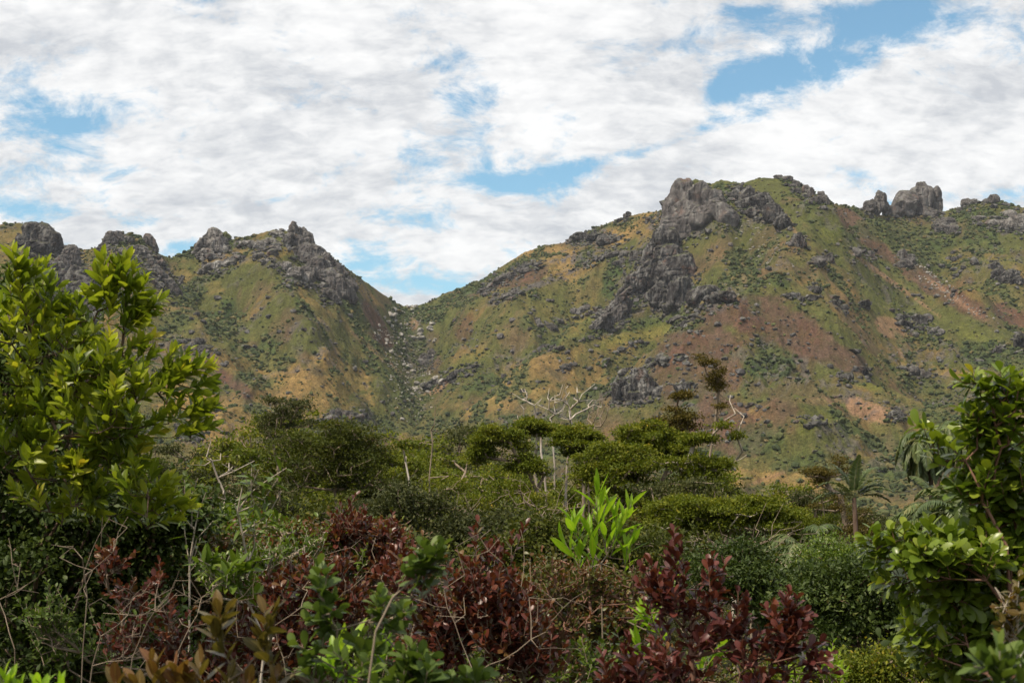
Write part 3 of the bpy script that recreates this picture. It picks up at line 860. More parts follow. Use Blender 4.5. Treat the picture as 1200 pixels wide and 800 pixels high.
def strew(n, ells, sizes, kind, label, group):
    for _ in range(n):
        cx, cy, rx, ry, an = rng.choice(ells)
        r = math.sqrt(rng.random()); t = rng.uniform(0, 6.28)
        x, y = r * math.cos(t) * rx, r * math.sin(t) * ry
        c, s = math.cos(math.radians(an)), math.sin(math.radians(an))
        boulder(cx + x * c - y * s, cy + x * s + y * c, rng.uniform(sizes[0], sizes[1]) * rng.uniform(0.7, 1.1), kind, label, group)

strew(62, [(470, 390, 20, 30, 0), (500, 400, 12, 26, 0), (455, 385, 14, 20, 0), (480, 430, 10, 30, -8), (470, 470, 22, 30, 10), (478, 360, 14, 10, 0), (500, 455, 20, 10, -20)], (4, 9), 'p',
      "pale boulder among the many tumbled down the central ravine", "pale boulders in the central ravine")
strew(60, [(860, 380, 60, 26, 0), (810, 420, 40, 30, 0), (900, 400, 60, 20, 0), (840, 440, 40, 20, 0), (985, 440, 40, 14, 10), (870, 470, 30, 30, 0)], (3.5, 9), 'd',
      "black boulder lying on the reddish burnt slope", "black boulders on the burnt slope")
strew(40, [(260, 400, 60, 50, 40), (330, 400, 60, 50, 0), (300, 460, 50, 30, 0), (440, 470, 60, 30, 0), (400, 400, 40, 30, 40)], (4, 9), 'd',
      "dark boulder on the grassy face of the left hill", "dark boulders on the left hill")
strew(50, [(600, 380, 90, 40, -20), (640, 400, 80, 40, -20), (560, 440, 60, 40, 0), (640, 360, 60, 30, 0), (600, 470, 60, 40, 0)], (4, 9), 'g',
      "grey boulder on the green slope between ravine and black buttress", "grey boulders on the middle slope")
strew(34, [(1060, 350, 70, 30, 35), (1130, 400, 50, 40, 0), (1120, 330, 50, 30, 30), (1150, 300, 40, 30, 0), (1110, 440, 60, 20, 0)], (4, 9), 'd',
      "dark boulder on the green slopes toward the right edge", "dark boulders on the right slopes")
strew(34, [(885, 270, 40, 20, 40), (910, 300, 30, 40, 20), (870, 330, 40, 30, 0), (840, 290, 40, 16, 0), (1000, 310, 40, 30, 30)], (3, 7), 'g',
      "grey boulder scattered below the summit cliffs", "grey boulders below the summit")
for i_, (k_, l_) in enumerate(_bp.items()):
    for j_, o_ in enumerate(l_):
        if (k_, j_) not in _used:
            bpy.data.objects.remove(o_)

# ------------------------------------------------------------------ scrub and scree over the hills
def scatter_field():
    rs = np.random.RandomState(3)
    n = 620000
    a = rs.uniform(-0.40, 0.40, n)
    d = np.sqrt(rs.uniform(700 ** 2, 3000 ** 2, n))
    Z = height(a, d)
    X, Y = np.sin(a) * d, np.cos(a) * d
    return rs, X, Y, Z, d

rs_, fX, fY, fZ, fD = scatter_field()
terrain_colour(fX, fY, fZ)
_dg, _br, _rk = MLAST['dg'], MLAST['br'], MLAST['rk']
def merged_lumps(name, sel, size, mat, flat, sub, label, sink=0.1):
    v, f = ico(sub)
    n = len(sel)
    r = np.random.RandomState(n)
    J = 1 + (r.rand(n, len(v)) - 0.5) * 0.75
    ang = r.rand(n) * 6.28
    sx = size * r.uniform(0.8, 1.5, n); sy = size * r.uniform(0.8, 1.5, n); sz = size * flat * r.uniform(0.7, 1.3, n)
    Q = v[None] * J[:, :, None]
    x = Q[..., 0] * sx[:, None]; y = Q[..., 1] * sy[:, None]; z = Q[..., 2] * sz[:, None]
    c, s = np.cos(ang)[:, None], np.sin(ang)[:, None]
    V = np.stack([x * c - y * s + fX[sel][:, None], x * s + y * c + fY[sel][:, None], z + fZ[sel][:, None] + (sz * (1 - sink) * 0.5)[:, None]], -1).reshape(-1, 3)
    F = (f[None] + (np.arange(n) * len(v))[:, None, None]).reshape(-1, 3)
    o = make_mesh(name, V, [F], mat, smooth=False, attrs={'rnd': np.repeat(r.rand(n), len(v))})
    return tag(o, label, None, None, 'stuff')

def scrub_material():
    m, nt, b = mat_base("scrub")
    c = nt.ramp(attr(nt, 'rnd'), [(0.0, (0.036, 0.050, 0.024)), (0.5, (0.060, 0.076, 0.030)), (0.85, (0.090, 0.096, 0.038)), (1.0, (0.15, 0.12, 0.055))])
    n = nt.noise(nt.node('ShaderNodeNewGeometry').outputs['Position'], 1.3, 4, 0.7)
    f = nt.map(n, 0.3, 0.7, 0.55, 1.4)
    nt.put(b.inputs['Base Color'], nt.mix(1.0, c, nt.comb(f, f, f), 'MULTIPLY'))
    b.inputs['Roughness'].default_value = 0.9; b.inputs['Specular IOR Level'].default_value = 0.1
    return m
M_SCRUB = scrub_material()
U_, V_ = to_uv(fX, fY, fZ)
_cr = np.zeros(len(fX))
for cx_, cy_, rx_, ry_, _q in CRAGS:
    m_ = (np.abs(U_ - cx_) < rx_) & (np.abs(V_ - cy_) < ry_)
    _cr[m_] = np.maximum(_cr[m_], sstep(1.0 - np.hypot((U_[m_] - cx_) / rx_, (V_[m_] - cy_) / ry_), 0, 0.3))
_cr *= (fD > 1200)
pr = rs_.rand(len(fX))
g_ = fbm(fX / 40, fY / 40, octv=4, seed=301, gain=0.6)
want = 0.016 + 0.27 * _dg + 0.09 * sstep(g_, 0.52, 0.66)
want *= (1 - 0.8 * _br) * (1 - 0.5 * _rk)
want = want + 0.20 * _cr * sstep(g_, 0.42, 0.6)
base_ = sstep(fD, 1500, 1000)
want = np.maximum(want, base_ * 0.30 * sstep(g_, 0.42, 0.55))
sel = np.where(pr < want)[0]
sz_ = np.minimum(np.random.RandomState(5).lognormal(0.25, 0.5, len(sel)), 2.9) * (1 + 0.6 * _dg[sel]) * np.where(fD[sel] < 1500, 0.9, 1.0)
merged_lumps("hill_scrub", sel, sz_, M_SCRUB, 0.85, 1, "dark green scrub dotted over the hillsides")
want = 0.006 + 0.09 * _rk + 0.03 * _br + 0.08 * _cr
rv_ = ell(U_, V_, [(475, 400, 30, 40, 0), (480, 450, 26, 40, 0), (890, 290, 40, 20, 50), (1110, 340, 60, 8, 36)], 77)
want = want + 0.06 * rv_
pr2 = rs_.rand(len(fX))
sel2 = np.where((pr2 < want) & (rv_ < 0.3))[0]; sel3 = np.where((pr2 < want) & (rv_ >= 0.3))[0]
merged_lumps("scree", sel2, np.random.RandomState(6).lognormal(0.3, 0.45, len(sel2)) * (1 + 0.8 * _cr[sel2]), M_BOULD, 0.7, 1, "small dark stones strewn over the hillsides")
merged_lumps("scree", sel3, np.random.RandomState(6).uniform(0.8, 2.2, len(sel3)), M_BOULD_P, 0.7, 1, "small pale rubble in the ravine and gullies")
print("scrub", len(sel), "scree", len(sel2), len(sel3))
# ------------------------------------------------------------------ plants
def unit(v):
    v = np.asarray(v, float)
    return v / np.maximum(np.linalg.norm(v, axis=-1, keepdims=True), 1e-9)

def skeleton(base, tips, rs, step=0.25, bend=0.12, trunk=None, pull=0.30):
    """grow a branch net from base through the trunk points to every tip; returns edges with radii weights"""
    pts = [np.asarray(base, float)]; par = [-1]; plen = [0.0]
    for q in (trunk or []):
        pts.append(np.asarray(q, float)); par.append(len(pts) - 2); plen.append(plen[-1] + np.linalg.norm(pts[-1] - pts[-2]))
    tips = np.asarray(tips, float)
    order = np.argsort(np.linalg.norm(tips - pts[-1], axis=1) + 0.2 * rs.rand(len(tips)))
    Pn = np.array(pts); Ln = np.array(plen)
    tipnode = np.zeros(len(tips), int)
    for k in order:
        t = tips[k]
        dv = t - Pn
        dist = np.linalg.norm(dv, axis=1)
        cost = dist + pull * Ln + 0.6 * np.maximum(-dv[:, 2], 0)
        if len(Pn) > 3: cost[0] += dist[0] * 0.5
        j = int(np.argmin(cost))
        L = dist[j]; n = max(1, int(L / step))
        a = Pn[j]; cur = j
        side = rs.normal(size=3) * L * bend * 0.5; side[2] = abs(side[2]) * 0.3 - L * bend * 0.3
        new, nl = [], []
        for i in range(1, n + 1):
            f = i / n
            p = a + (t - a) * f + side * 4 * f * (1 - f) + (rs.normal(size=3) * step * 0.10 if i < n else 0)
            pts.append(p); par.append(cur); cur = len(pts) - 1
            new.append(p); nl.append(Ln[j] + L * f)
        Pn = np.concatenate([Pn, new]); Ln = np.concatenate([Ln, nl])
        tipnode[k] = cur
    par = np.array(par); cnt = np.zeros(len(par)); cnt[tipnode] += 1
    for i in range(len(par) - 1, 0, -1):
        cnt[par[i]] += cnt[i]
    return Pn, par, np.maximum(cnt, 1)

def tubes(A, B, ra, rb, ns=5):
    A = np.asarray(A); B = np.asarray(B); n = len(A)
    d = unit(B - A)
    ref = np.where(np.abs(d[:, 2:3]) > 0.9, [[1.0, 0, 0]], [[0, 0, 1.0]])
    x = unit(np.cross(d, ref)); y = np.cross(d, x)
    th = np.arange(ns) / ns * 2 * math.pi
    ring = x[:, None] * np.cos(th)[None, :, None] + y[:, None] * np.sin(th)[None, :, None]
    V = np.concatenate([A[:, None] + ring * np.asarray(ra)[:, None, None], B[:, None] + ring * np.asarray(rb)[:, None, None]], 1).reshape(-1, 3)
    i = np.arange(ns); j = (i + 1) % ns
    q = np.stack([i, j, j + ns, i + ns], 1)
    F = (q[None] + (np.arange(n) * 2 * ns)[:, None, None]).reshape(-1, 4)
    return V, F

def skel_mesh(name, sk, rtip, expo, mat, parent, org, ns=5, rmax=9):
    Pn, par, cnt = sk
    r = np.minimum(rtip * cnt ** expo, rmax)
    k = np.arange(1, len(par))
    V, F = tubes(Pn[par[k]] - org, Pn[k] - org, np.minimum(r[par[k]], r[k] * 1.5), r[k], ns)
    return make_mesh(name, V, [F], mat, parent=parent)

TPL = {}
def _tpl(kind):
    if kind in TPL: return TPL[kind]
    if kind == 'speck':
        V = np.array([(0, 0, 0), (0.5, 0.5, 0.10), (1, 0, 0), (0.5, -0.5, 0.10)], float); F = [np.array([(0, 1, 2, 3)])]
        mid = np.array([0, 1, 0, 1.0])
    else:
        prof = {'lance': [(0, 0.03), (0.18, 0.55), (0.42, 1.0), (0.70, 0.80), (0.90, 0.34), (1.0, 0.02)],
                'obov': [(0, 0.04), (0.22, 0.42), (0.50, 0.90), (0.74, 1.0), (0.92, 0.66), (1.0, 0.10)],
                'oval': [(0, 0.04), (0.15, 0.6), (0.40, 1.0), (0.65, 0.95), (0.88, 0.52), (1.0, 0.04)],
                'blade': [(0, 0.25), (0.2, 0.75), (0.45, 1.0), (0.7, 0.8), (0.88, 0.42), (1.0, 0.02)],
                'small': [(0, 0.06), (0.45, 1.0), (1.0, 0.05)]}[kind]
        V, mid = [], []
        for t, w in prof:
            zc = -0.20 * t * t + 0.06 * t
            f = 0.16 * w
            V += [(t, w * 0.5, zc + f * 0.35), (t, 0, zc), (t, -w * 0.5, zc + f * 0.35)]; mid += [1, 0, 1]
        n = len(prof); V = np.array(V, float); mid = np.array(mid, float)
        F = []
        for i in range(n - 1):
            a = 3 * i
            F += [(a, a + 3, a + 4, a + 1), (a + 1, a + 4, a + 5, a + 2)]
        F = [np.array(F)]
    TPL[kind] = (V, F, mid)
    return TPL[kind]

def leaf_geo(pos, ldir, nrm, L, W, kind, rnd, curl=None):
    V0, F0, mid = _tpl(kind)
    x = unit(ldir); z = unit(nrm - x * (nrm * x).sum(1, keepdims=True)); y = np.cross(z, x)
    n = len(pos); L = np.broadcast_to(L, n); W = np.broadcast_to(W, n)
    cz = np.ones(n) if curl is None else curl
    V = (pos[:, None] + x[:, None] * (V0[None, :, 0:1] * L[:, None, None]) + y[:, None] * (V0[None, :, 1:2] * W[:, None, None])
         + z[:, None] * (V0[None, :, 2:3] * (L * cz)[:, None, None])).reshape(-1, 3)
    m = len(V0)
    F = [(f[None] + (np.arange(n) * m)[:, None, None]).reshape(-1, f.shape[1]) for f in F0]
    return V, F, np.repeat(rnd, m), np.tile(mid, n)

def shoot_leaves(tips, axes, rs, n, slen, L, W, kind, spread=(35, 75), tone=None, flat=0.5):
    """n leaves spiralling up the last slen of each shoot"""
    T = len(tips); k = np.tile(np.arange(n), T); t = np.repeat(np.arange(T), n)
    ax = unit(axes)[t]
    f = (k + rs.rand(len(k)) * 0.6) / n
    pos = tips[t] - ax * (slen * (1 - f))[:, None]
    ref = np.where(np.abs(ax[:, 2:3]) > 0.9, [[1.0, 0, 0]], [[0, 0, 1.0]])
    u = unit(np.cross(ax, ref)); w = np.cross(ax, u)
    ph = k * 2.399 + np.repeat(rs.rand(T) * 6.28, n) + rs.normal(size=len(k)) * 0.3
    rad = u * np.cos(ph)[:, None] + w * np.sin(ph)[:, None]
    an = np.radians(spread[1] + (spread[0] - spread[1]) * f + rs.normal(size=len(k)) * 9)
    d = ax * np.cos(an)[:, None] + rad * np.sin(an)[:, None]
    nr = unit(ax * np.sin(an)[:, None] - rad * np.cos(an)[:, None]) * (1 - flat) + np.array([0, 0, 1.0]) * flat + rs.normal(size=d.shape) * 0.22
    sz = (1 - 0.35 * np.abs(f - 0.4) * 2) * rs.uniform(0.78, 1.18, len(k))
    rn = np.clip(np.repeat(tone if tone is not None else rs.rand(T), n) * 0.6 + rs.rand(len(k)) * 0.4, 0, 1)
    rn = np.clip(rn * 0.8 + 0.2 * f, 0, 1)
    return leaf_geo(pos, d, nr, L * sz, W * sz, kind, rn, rs.uniform(0.2, 1.6, len(k)))

def cluster_leaves(tips, rs, n, spread, L, W, kind='speck', tone=None, droop=0.0, squash=0.6):
    T = len(tips); t = np.repeat(np.arange(T), n); N = len(t)
    off = rs.normal(size=(N, 3)) * spread * [1, 1, squash]
    pos = tips[t] + off
    d = unit(rs.normal(size=(N, 3)) + unit(off) * 0.8 + [0, 0, -droop])
    nr = unit(rs.normal(size=(N, 3)) * 0.8 + [0, 0, 1.0])
    s = rs.uniform(0.7, 1.3, N)
    rn = np.clip(np.repeat(tone if tone is not None else rs.rand(T), n) * 0.55 + rs.rand(N) * 0.45, 0, 1)
    return leaf_geo(pos, d, nr, L * s, W * s, kind, rn)

def merge(parts):
    Vs, Fs, R, M, off = [], {}, [], [], 0
    for V, F, r, m in parts:
        for f in F:
            Fs.setdefault(f.shape[1], []).append(f + off)
        Vs.append(V); R.append(r); M.append(m); off += len(V)
    return np.concatenate(Vs), [np.concatenate(f) for f in Fs.values()], np.concatenate(R), np.concatenate(M)

def sample_lobes(lobes, n, rs, d0, shell=0.5, up=0.6, deep=1.0, clump=1, jit=0.34):
    """lobes (u, v, rx, ry[, d]) in photo pixels -> n points and outward axes"""
    area = np.array([l[2] * l[3] for l in lobes], float)
    pick = rs.choice(len(lobes), n, p=area / area.sum())
    P_, A_ = [], []
    pick = np.repeat(pick[::clump], clump)[:n] if clump > 1 else pick
    q0 = None
    for ii, k in enumerate(pick):
        l = lobes[k]; d = l[4] if len(l) > 4 else d0
        c = P(l[0], l[1], d); rx = l[2] / FPX * d; rz = l[3] / FPX * d; ry = min(rx, rz * 1.6) * deep
        if clump > 1:
            if ii % clump == 0:
                q0 = unit(rs.normal(size=3)) * (shell + (1 - shell) * rs.rand()) ** 0.8 * rs.uniform(0.55, 1.38); jj = jit * rs.uniform(0.6, 1.3)
            q = q0 + rs.normal(size=3) * [jj, jj, jj * 0.4]
        else:
            q = unit(rs.normal(size=3)) * (shell + (1 - shell) * rs.rand()) ** 0.8 * rs.uniform(0.85, 1.1)
        a = math.atan2(c[0], c[1]); ca, sa = math.cos(a), math.sin(a)
        o = np.array([q[0] * rx, q[1] * ry, q[2] * rz]); o = np.array([o[0] * ca + o[1] * sa, -o[0] * sa + o[1] * ca, o[2]])
        P_.append(c + o); A_.append(unit(unit(o) * 0.7 + [0, 0, up] + rs.normal(size=3) * 0.3))
    return np.array(P_), np.array(A_)

SEED = [100]
def gz_at(x, y):
    return float(hz(np.array([x]), np.array([y]))[0])

def shrub(label, lobes, d, n, leaf, mat, bark, name="shrub", cat="shrub", extra=None, base=None, nl=9, slen=0.16, kind='oval', spread=(25, 70),
          shell=0.45, up=0.6, rtip=0.0018, expo=0.38, step=0.16, flat=0.5, trunk=None, group=None, deep=1.0, pull=0.3, tone=None, bare=0, parts=('branches', 'foliage'), bend=0.12):
    SEED[0] += 1; rs = np.random.RandomState(SEED[0])
    L, W = leaf
    if n:
        tips, ax = sample_lobes(lobes, n, rs, d, shell, up, deep)
    else:
        tips, ax = np.zeros((0, 3)), np.zeros((0, 3))
    if extra:
        et = np.array([P(e[0], e[1], e[4] if len(e) > 4 else d) for e in extra])
        ea = []
        for e, p in zip(extra, et):
            a = math.atan2(p[0], p[1])
            ea.append(unit(np.array([e[2] * math.cos(a), -e[2] * math.sin(a) - 0.15, e[3]]) + rs.normal(size=3) * 0.08))
        tips = np.concatenate([tips, et]); ax = np.concatenate([ax, np.array(ea)])
    if base is None:
        cu = np.average([l[0] for l in lobes], weights=[l[2] * l[3] for l in lobes])
        q = P(cu, 600, d); base = np.array([q[0], q[1], gz_at(q[0], q[1]) - 0.05])
    else:
        q = P(base[0], 600, base[1] if len(base) > 1 else d); base = np.array([q[0], q[1], gz_at(q[0], q[1]) - 0.05])
    tr = [P(*t) if len(t) > 2 else P(t[0], t[1], d) for t in (trunk or [])]
    if not tr:
        low = tips.mean(0) * 0.5 + base * 0.5
        tr = [base * 0.6 + low * 0.4 + rs.normal(size=3) * 0.03, low]
    at = tips - ax * slen
    sk = skeleton(base, at, rs, step=step, trunk=tr, pull=pull, bend=bend)
    o = thing(name, base, label, cat, group)
    n0 = len(sk[0]); root = np.array([int(np.argmin(np.linalg.norm(sk[0] - q, axis=1))) for q in at])
    if leaf[0] > 0:
        sk = (np.concatenate([sk[0], tips]), np.concatenate([sk[1], root]), np.concatenate([sk[2], np.full(len(tips), 0.5)]))
    br = skel_mesh(parts[0], sk, rtip, expo, bark, o, base)
    if leaf[0] > 0:
        m2 = len(tips) - bare
        A, B = at[:m2], tips[:m2]
        V, F, R, M = merge([shoot_leaves(B, ax[:m2], rs, nl, slen, L, W, kind, spread, flat=flat, tone=tone[:m2] if tone is not None else None)])
        make_mesh(parts[1], V - base, F, mat, parent=o, attrs={'rnd': R, 'mid': M})
    return o

# leaf and bark materials
LM_BRIGHT = leaf_mat("leaf_yellow_green", [(0, (0.053, 0.089, 0.013)), (0.25, (0.107, 0.154, 0.016)), (0.5, (0.215, 0.265, 0.022)), (0.80, (0.358, 0.385, 0.036)), (0.95, (0.465, 0.378, 0.040)), (1, (0.447, 0.282, 0.040))], rib=(0.30, 0.32, 0.09), trans=0.38, rough=0.38)
LM_DARK = leaf_mat("leaf_dark_green", [(0, (0.024, 0.040, 0.010)), (0.6, (0.050, 0.076, 0.016)), (0.92, (0.090, 0.120, 0.026)), (1, (0.14, 0.12, 0.035))], rough=0.5, spec=0.2, trans=0.2)
LM_RIGHT = leaf_mat("leaf_glossy_green", [(0, (0.073, 0.122, 0.016)), (0.5, (0.146, 0.206, 0.022)), (0.9, (0.250, 0.289, 0.030)), (1, (0.521, 0.386, 0.048))], rough=0.32, rib=(0.14, 0.19, 0.05), trans=0.25)
LM_RED = leaf_mat("leaf_maroon", [(0, (0.049, 0.016, 0.013)), (0.4, (0.098, 0.026, 0.020)), (0.65, (0.147, 0.042, 0.026)), (0.8, (0.156, 0.077, 0.028)), (0.92, (0.117, 0.106, 0.027)), (1, (0.166, 0.162, 0.031))], rough=0.36, trans=0.25, tr_boost=1.5)
LM_REDBIG = leaf_mat("leaf_plum", [(0, (0.055, 0.016, 0.017)), (0.5, (0.099, 0.025, 0.023)), (0.85, (0.166, 0.048, 0.033)), (0.95, (0.221, 0.079, 0.037)), (1, (0.287, 0.179, 0.031))], rough=0.38, rib=(0.16, 0.06, 0.04), trans=0.2, tr_boost=1.4)
LM_MIXED = leaf_mat("leaf_olive_red", [(0, (0.046, 0.062, 0.014)), (0.45, (0.094, 0.104, 0.021)), (0.62, (0.125, 0.073, 0.023)), (0.8, (0.146, 0.037, 0.021)), (1, (0.198, 0.198, 0.034))], rough=0.4, trans=0.25)
LM_OLIVE = leaf_mat("leaf_olive_bronze", [(0, (0.080, 0.070, 0.020)), (0.5, (0.12, 0.090, 0.024)), (0.8, (0.17, 0.080, 0.028)), (1, (0.24, 0.10, 0.065))], rough=0.38, rib=(0.30, 0.20, 0.06), trans=0.3)
LM_SPRIG = leaf_mat("leaf_deep_green", [(0, (0.058, 0.098, 0.022)), (0.6, (0.102, 0.150, 0.031)), (1, (0.166, 0.207, 0.041))], rough=0.5, spec=0.2, rib=(0.12, 0.17, 0.06), trans=0.25)
LM_LIME = leaf_mat("leaf_lime", [(0, (0.16, 0.29, 0.020)), (0.6, (0.25, 0.40, 0.026)), (1, (0.40, 0.50, 0.05))], rough=0.35, rib=(0.45, 0.42, 0.06), trans=0.42, tr_boost=1.5)
LM_GREEN = leaf_mat("leaf_fresh_green", [(0, (0.055, 0.093, 0.015)), (0.6, (0.111, 0.166, 0.021)), (1, (0.221, 0.264, 0.034))], rough=0.36, trans=0.3)
LM_WOOD = leaf_mat("leaf_woodland", [(0, (0.033, 0.044, 0.011)), (0.5, (0.061, 0.074, 0.016)), (0.85, (0.105, 0.110, 0.020)), (1, (0.177, 0.150, 0.026))], rough=0.5, trans=0.22, spec=0.08)
LM_WOOD2 = leaf_mat("leaf_grey_green", [(0, (0.037, 0.045, 0.021)), (0.5, (0.064, 0.073, 0.029)), (1, (0.108, 0.108, 0.040))], rough=0.55, trans=0.2, spec=0.08)
LM_UMB = leaf_mat("leaf_umbrella_tree", [(0, (0.055, 0.076, 0.010)), (0.5, (0.111, 0.137, 0.016)), (0.9, (0.206, 0.204, 0.023)), (1, (0.317, 0.211, 0.032))], rough=0.42, trans=0.25, spec=0.08)
LM_RUST = leaf_mat("leaf_rusty_needles", [(0, (0.056, 0.048, 0.014)), (0.5, (0.095, 0.078, 0.019)), (1, (0.157, 0.110, 0.029))], rough=0.5, trans=0.2, spec=0.08)
LM_PALM = leaf_mat("palm_leaflet", [(0, (0.060, 0.090, 0.031)), (0.6, (0.105, 0.143, 0.045)), (1, (0.255, 0.225, 0.084))], rough=0.42, trans=0.2)
BK_PALE = bark_mat("bark_pale", (0.26, 0.21, 0.16), (0.46, 0.40, 0.33))
BK_WHITE = bark_mat("bark_bleached", (0.24, 0.19, 0.15), (0.56, 0.50, 0.44), 3)
BK_FROND = bark_mat("frond_rib", (0.04, 0.055, 0.02), (0.09, 0.09, 0.035))
BK_BROWN = bark_mat("bark_brown", (0.070, 0.040, 0.026), (0.16, 0.105, 0.075))
BK_TAN = bark_mat("bark_tan", (0.14, 0.10, 0.070), (0.28, 0.22, 0.16))
BK_RED = bark_mat("bark_reddish", (0.12, 0.055, 0.035), (0.24, 0.13, 0.09))

# ------------------------------------------------------------------ trees of the middle distance
def mid_tree(label, lobes, trunk, d, n, nl, mat, bark, leaf=0.10, spread=0.28, name="tree", shell=0.55, rtip=0.018, expo=0.42, group=None, umbrella=True,
             droop=0.2, bare=None, base=None, squash=0.5, step=0.7, cat="tree", rmax=0.10, wl=0.45, jit=0.27):
    """trunk: list of (u, v) from the ground up"""
    SEED[0] += 1; rs = np.random.RandomState(SEED[0])
    q = P(trunk[0][0], 600, d); b = np.array([q[0], q[1], gz_at(q[0], q[1]) - 0.2])
    n = int(n * 1.5); nl = int(nl * 0.75); spread = spread * 0.85; squash = 0.36
    lobes = [(l[0], l[1], l[2], l[3] * 1.35) for l in lobes]
    T, Ax = sample_lobes(lobes, n, rs, d, shell, clump=6, jit=jit)
    tr = [P(t[0], t[1], d) for t in trunk]
    extra = np.array([P(e[0], e[1], d + rs.uniform(-.6, .6)) for e in (bare or [])]).reshape(-1, 3)
    tips = np.concatenate([T - [0, 0, 0.12], extra])
    sk = skeleton(b, tips, rs, step=step, trunk=tr[:-1], pull=0.16, bend=0.12)
    o = thing(name, b, label, cat, group)
    skel_mesh("trunk", sk, rtip, expo, bark, o, b, 6, rmax)
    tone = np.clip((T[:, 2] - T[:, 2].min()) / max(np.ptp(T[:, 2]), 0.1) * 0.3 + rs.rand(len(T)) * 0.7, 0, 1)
    V, F, R, M = cluster_leaves(T, rs, nl, spread, leaf, leaf * wl, tone=tone, droop=droop, squash=squash)
    make_mesh("crown", V - b, F, mat, parent=o, attrs={'rnd': R, 'mid': M})
    return o

def dead_tree(label, trunk, tips, d, bark=None, group=None, rtip=0.03, name="dead_tree", seed_tips=2, expo=0.36, rmax=0.14, twig=7):
    SEED[0] += 1; rs = np.random.RandomState(SEED[0])
    q = P(trunk[0][0], 600, d); b = np.array([q[0], q[1], gz_at(q[0], q[1]) - 0.2])
    tr = [P(t[0], t[1], d) for t in trunk]
    tp = [P(t[0], t[1], d + rs.uniform(-1, 1) * 0.012 * d) for t in tips]
    fine = []
    for t in tp:
        for _ in range(seed_tips):
            fine.append(t + rs.normal(size=3) * twig * d / FPX + [0, 0, twig * 0.5 * d / FPX])
    sk = skeleton(b, np.array(tp + fine), rs, step=0.012 * d, trunk=tr[:-1] if len(tr) > 2 else tr, pull=0.25, bend=0.13)
    o = thing(name, b, label, "dead tree", group)
    skel_mesh("trunk", sk, rtip, expo, bark or BK_WHITE, o, b, 6, rmax)
    return o

# wooded valley behind: four shapes, copied
def proto_tree(i, mat, W, H, n, nl, leafs):
    SEED[0] += 1; rs = np.random.RandomState(SEED[0] * 3)
    T = []
    nlob = rs.randint(4, 7)
    for k in range(nlob):
        c = np.array([rs.uniform(-0.32, 0.32) * W, rs.uniform(-0.32, 0.32) * W, H * rs.uniform(0.55, 0.92)]); r = W * rs.uniform(0.2, 0.34)
        for _ in range(n // nlob // 12):
            q = unit(rs.normal(size=3)); q[2] = abs(q[2]) * 0.75 - 0.15
            q = q * rs.uniform(0.55, 1.35)
            for _ in range(12):
                T.append(c + (q + rs.normal(size=3) * [0.22, 0.22, 0.05]) * [r, r, r * 0.95])
    for _ in range(n // 5):
        T.append([rs.normal() * W * 0.28, rs.normal() * W * 0.28, H * rs.uniform(0.12, 0.6)])
    T = np.array(T)
    sk = skeleton([0, 0, -0.4], T, rs, step=0.9, trunk=[[0.1, 0, H * 0.2], [0.2, 0.1, H * 0.42]], pull=0.35, bend=0.14)
    o = thing("tree", (0, 0, 0), "x", "tree")
    skel_mesh("trunk", sk, 0.02, 0.42, BK_TAN, o, np.zeros(3), 5, 0.25)
    V, F, R, M = cluster_leaves(T, rs, nl, 0.27, leafs, leafs * 0.5, droop=0.2, squash=0.34)
    make_mesh("crown", V, F, mat, parent=o, attrs={'rnd': R, 'mid': M})
    return o

PRO = [proto_tree(0, LM_WOOD, 8, 8, 200, 80, 0.17), proto_tree(1, LM_WOOD2, 7, 9, 190, 80, 0.17), proto_tree(2, LM_UMB, 9, 7, 210, 80, 0.17), proto_tree(3, LM_RUST, 7, 7.5, 190, 80, 0.17),
       proto_tree(4, LM_WOOD2, 9, 8.0, 200, 80, 0.17)]
_pu = set()
def wood(u, vtop, d, kind, label, group, sc=None):
    """a tree whose top shows at row vtop"""
    q = P(u, vtop, d); g = gz_at(q[0], q[1])
    h = q[2] - g
    H = [8, 9, 7, 7.5, 8][kind] * 0.98
    s = h / H
    w = min(max(s * rng.uniform(0.8, 1.1), 0.6), 1.8) if sc is None else max(sc, s * 0.7)
    if kind in _pu:
        o = copy_thing(PRO[kind], (q[0], q[1], g), rng.uniform(0, 6.28), (w, w, s), label, group)
    else:
        _pu.add(kind); o = PRO[kind]
        o.location = (q[0], q[1], g); o.rotation_euler = (0, 0, 0); o.scale = (w, w, s); tag(o, label, "tree", group)
    return o
rng = random.Random(21)
# far belt on the valley floor, then nearer woodland
for i in range(44):
    u = -40 + i * 29 + rng.uniform(-12, 12)
    d = rng.uniform(330, 700)
    wood(u, 598 + rng.uniform(-8, 12) + (0 if u < 900 else 6), d, rng.randrange(5), "small round tree far off at the foot of the hills", "far trees at the foot of the hills")
BELT = [(180, 548, 170, 1), (205, 540, 150, 4), (235, 528, 140, 1), (262, 524, 135, 1), (290, 530, 135, 4), (315, 545, 130, 0), (350, 520, 125, 2), (378, 504, 120, 0), (405, 512, 125, 0), (428, 528, 130, 2),
        (450, 522, 140, 3), (470, 524, 150, 2), (492, 512, 160, 1), (518, 520, 150, 4), (540, 548, 120, 0), (565, 560, 110, 3), (590, 575, 100, 2), (615, 570, 100, 0), (660, 560, 100, 3), (700, 560, 100, 0),
        (740, 560, 95, 2), (780, 565, 95, 3), (820, 580, 95, 0), (880, 590, 100, 2), (905, 600, 100, 3), (930, 604, 95, 0), (1030, 628, 110, 4), (1100, 625, 120, 0), (1160, 615, 110, 2), (960, 612, 85, 2),
        (150, 560, 130, 0), (100, 560, 140, 2), (40, 560, 140, 1), (0, 570, 130, 0), (1210, 600, 110, 0)]
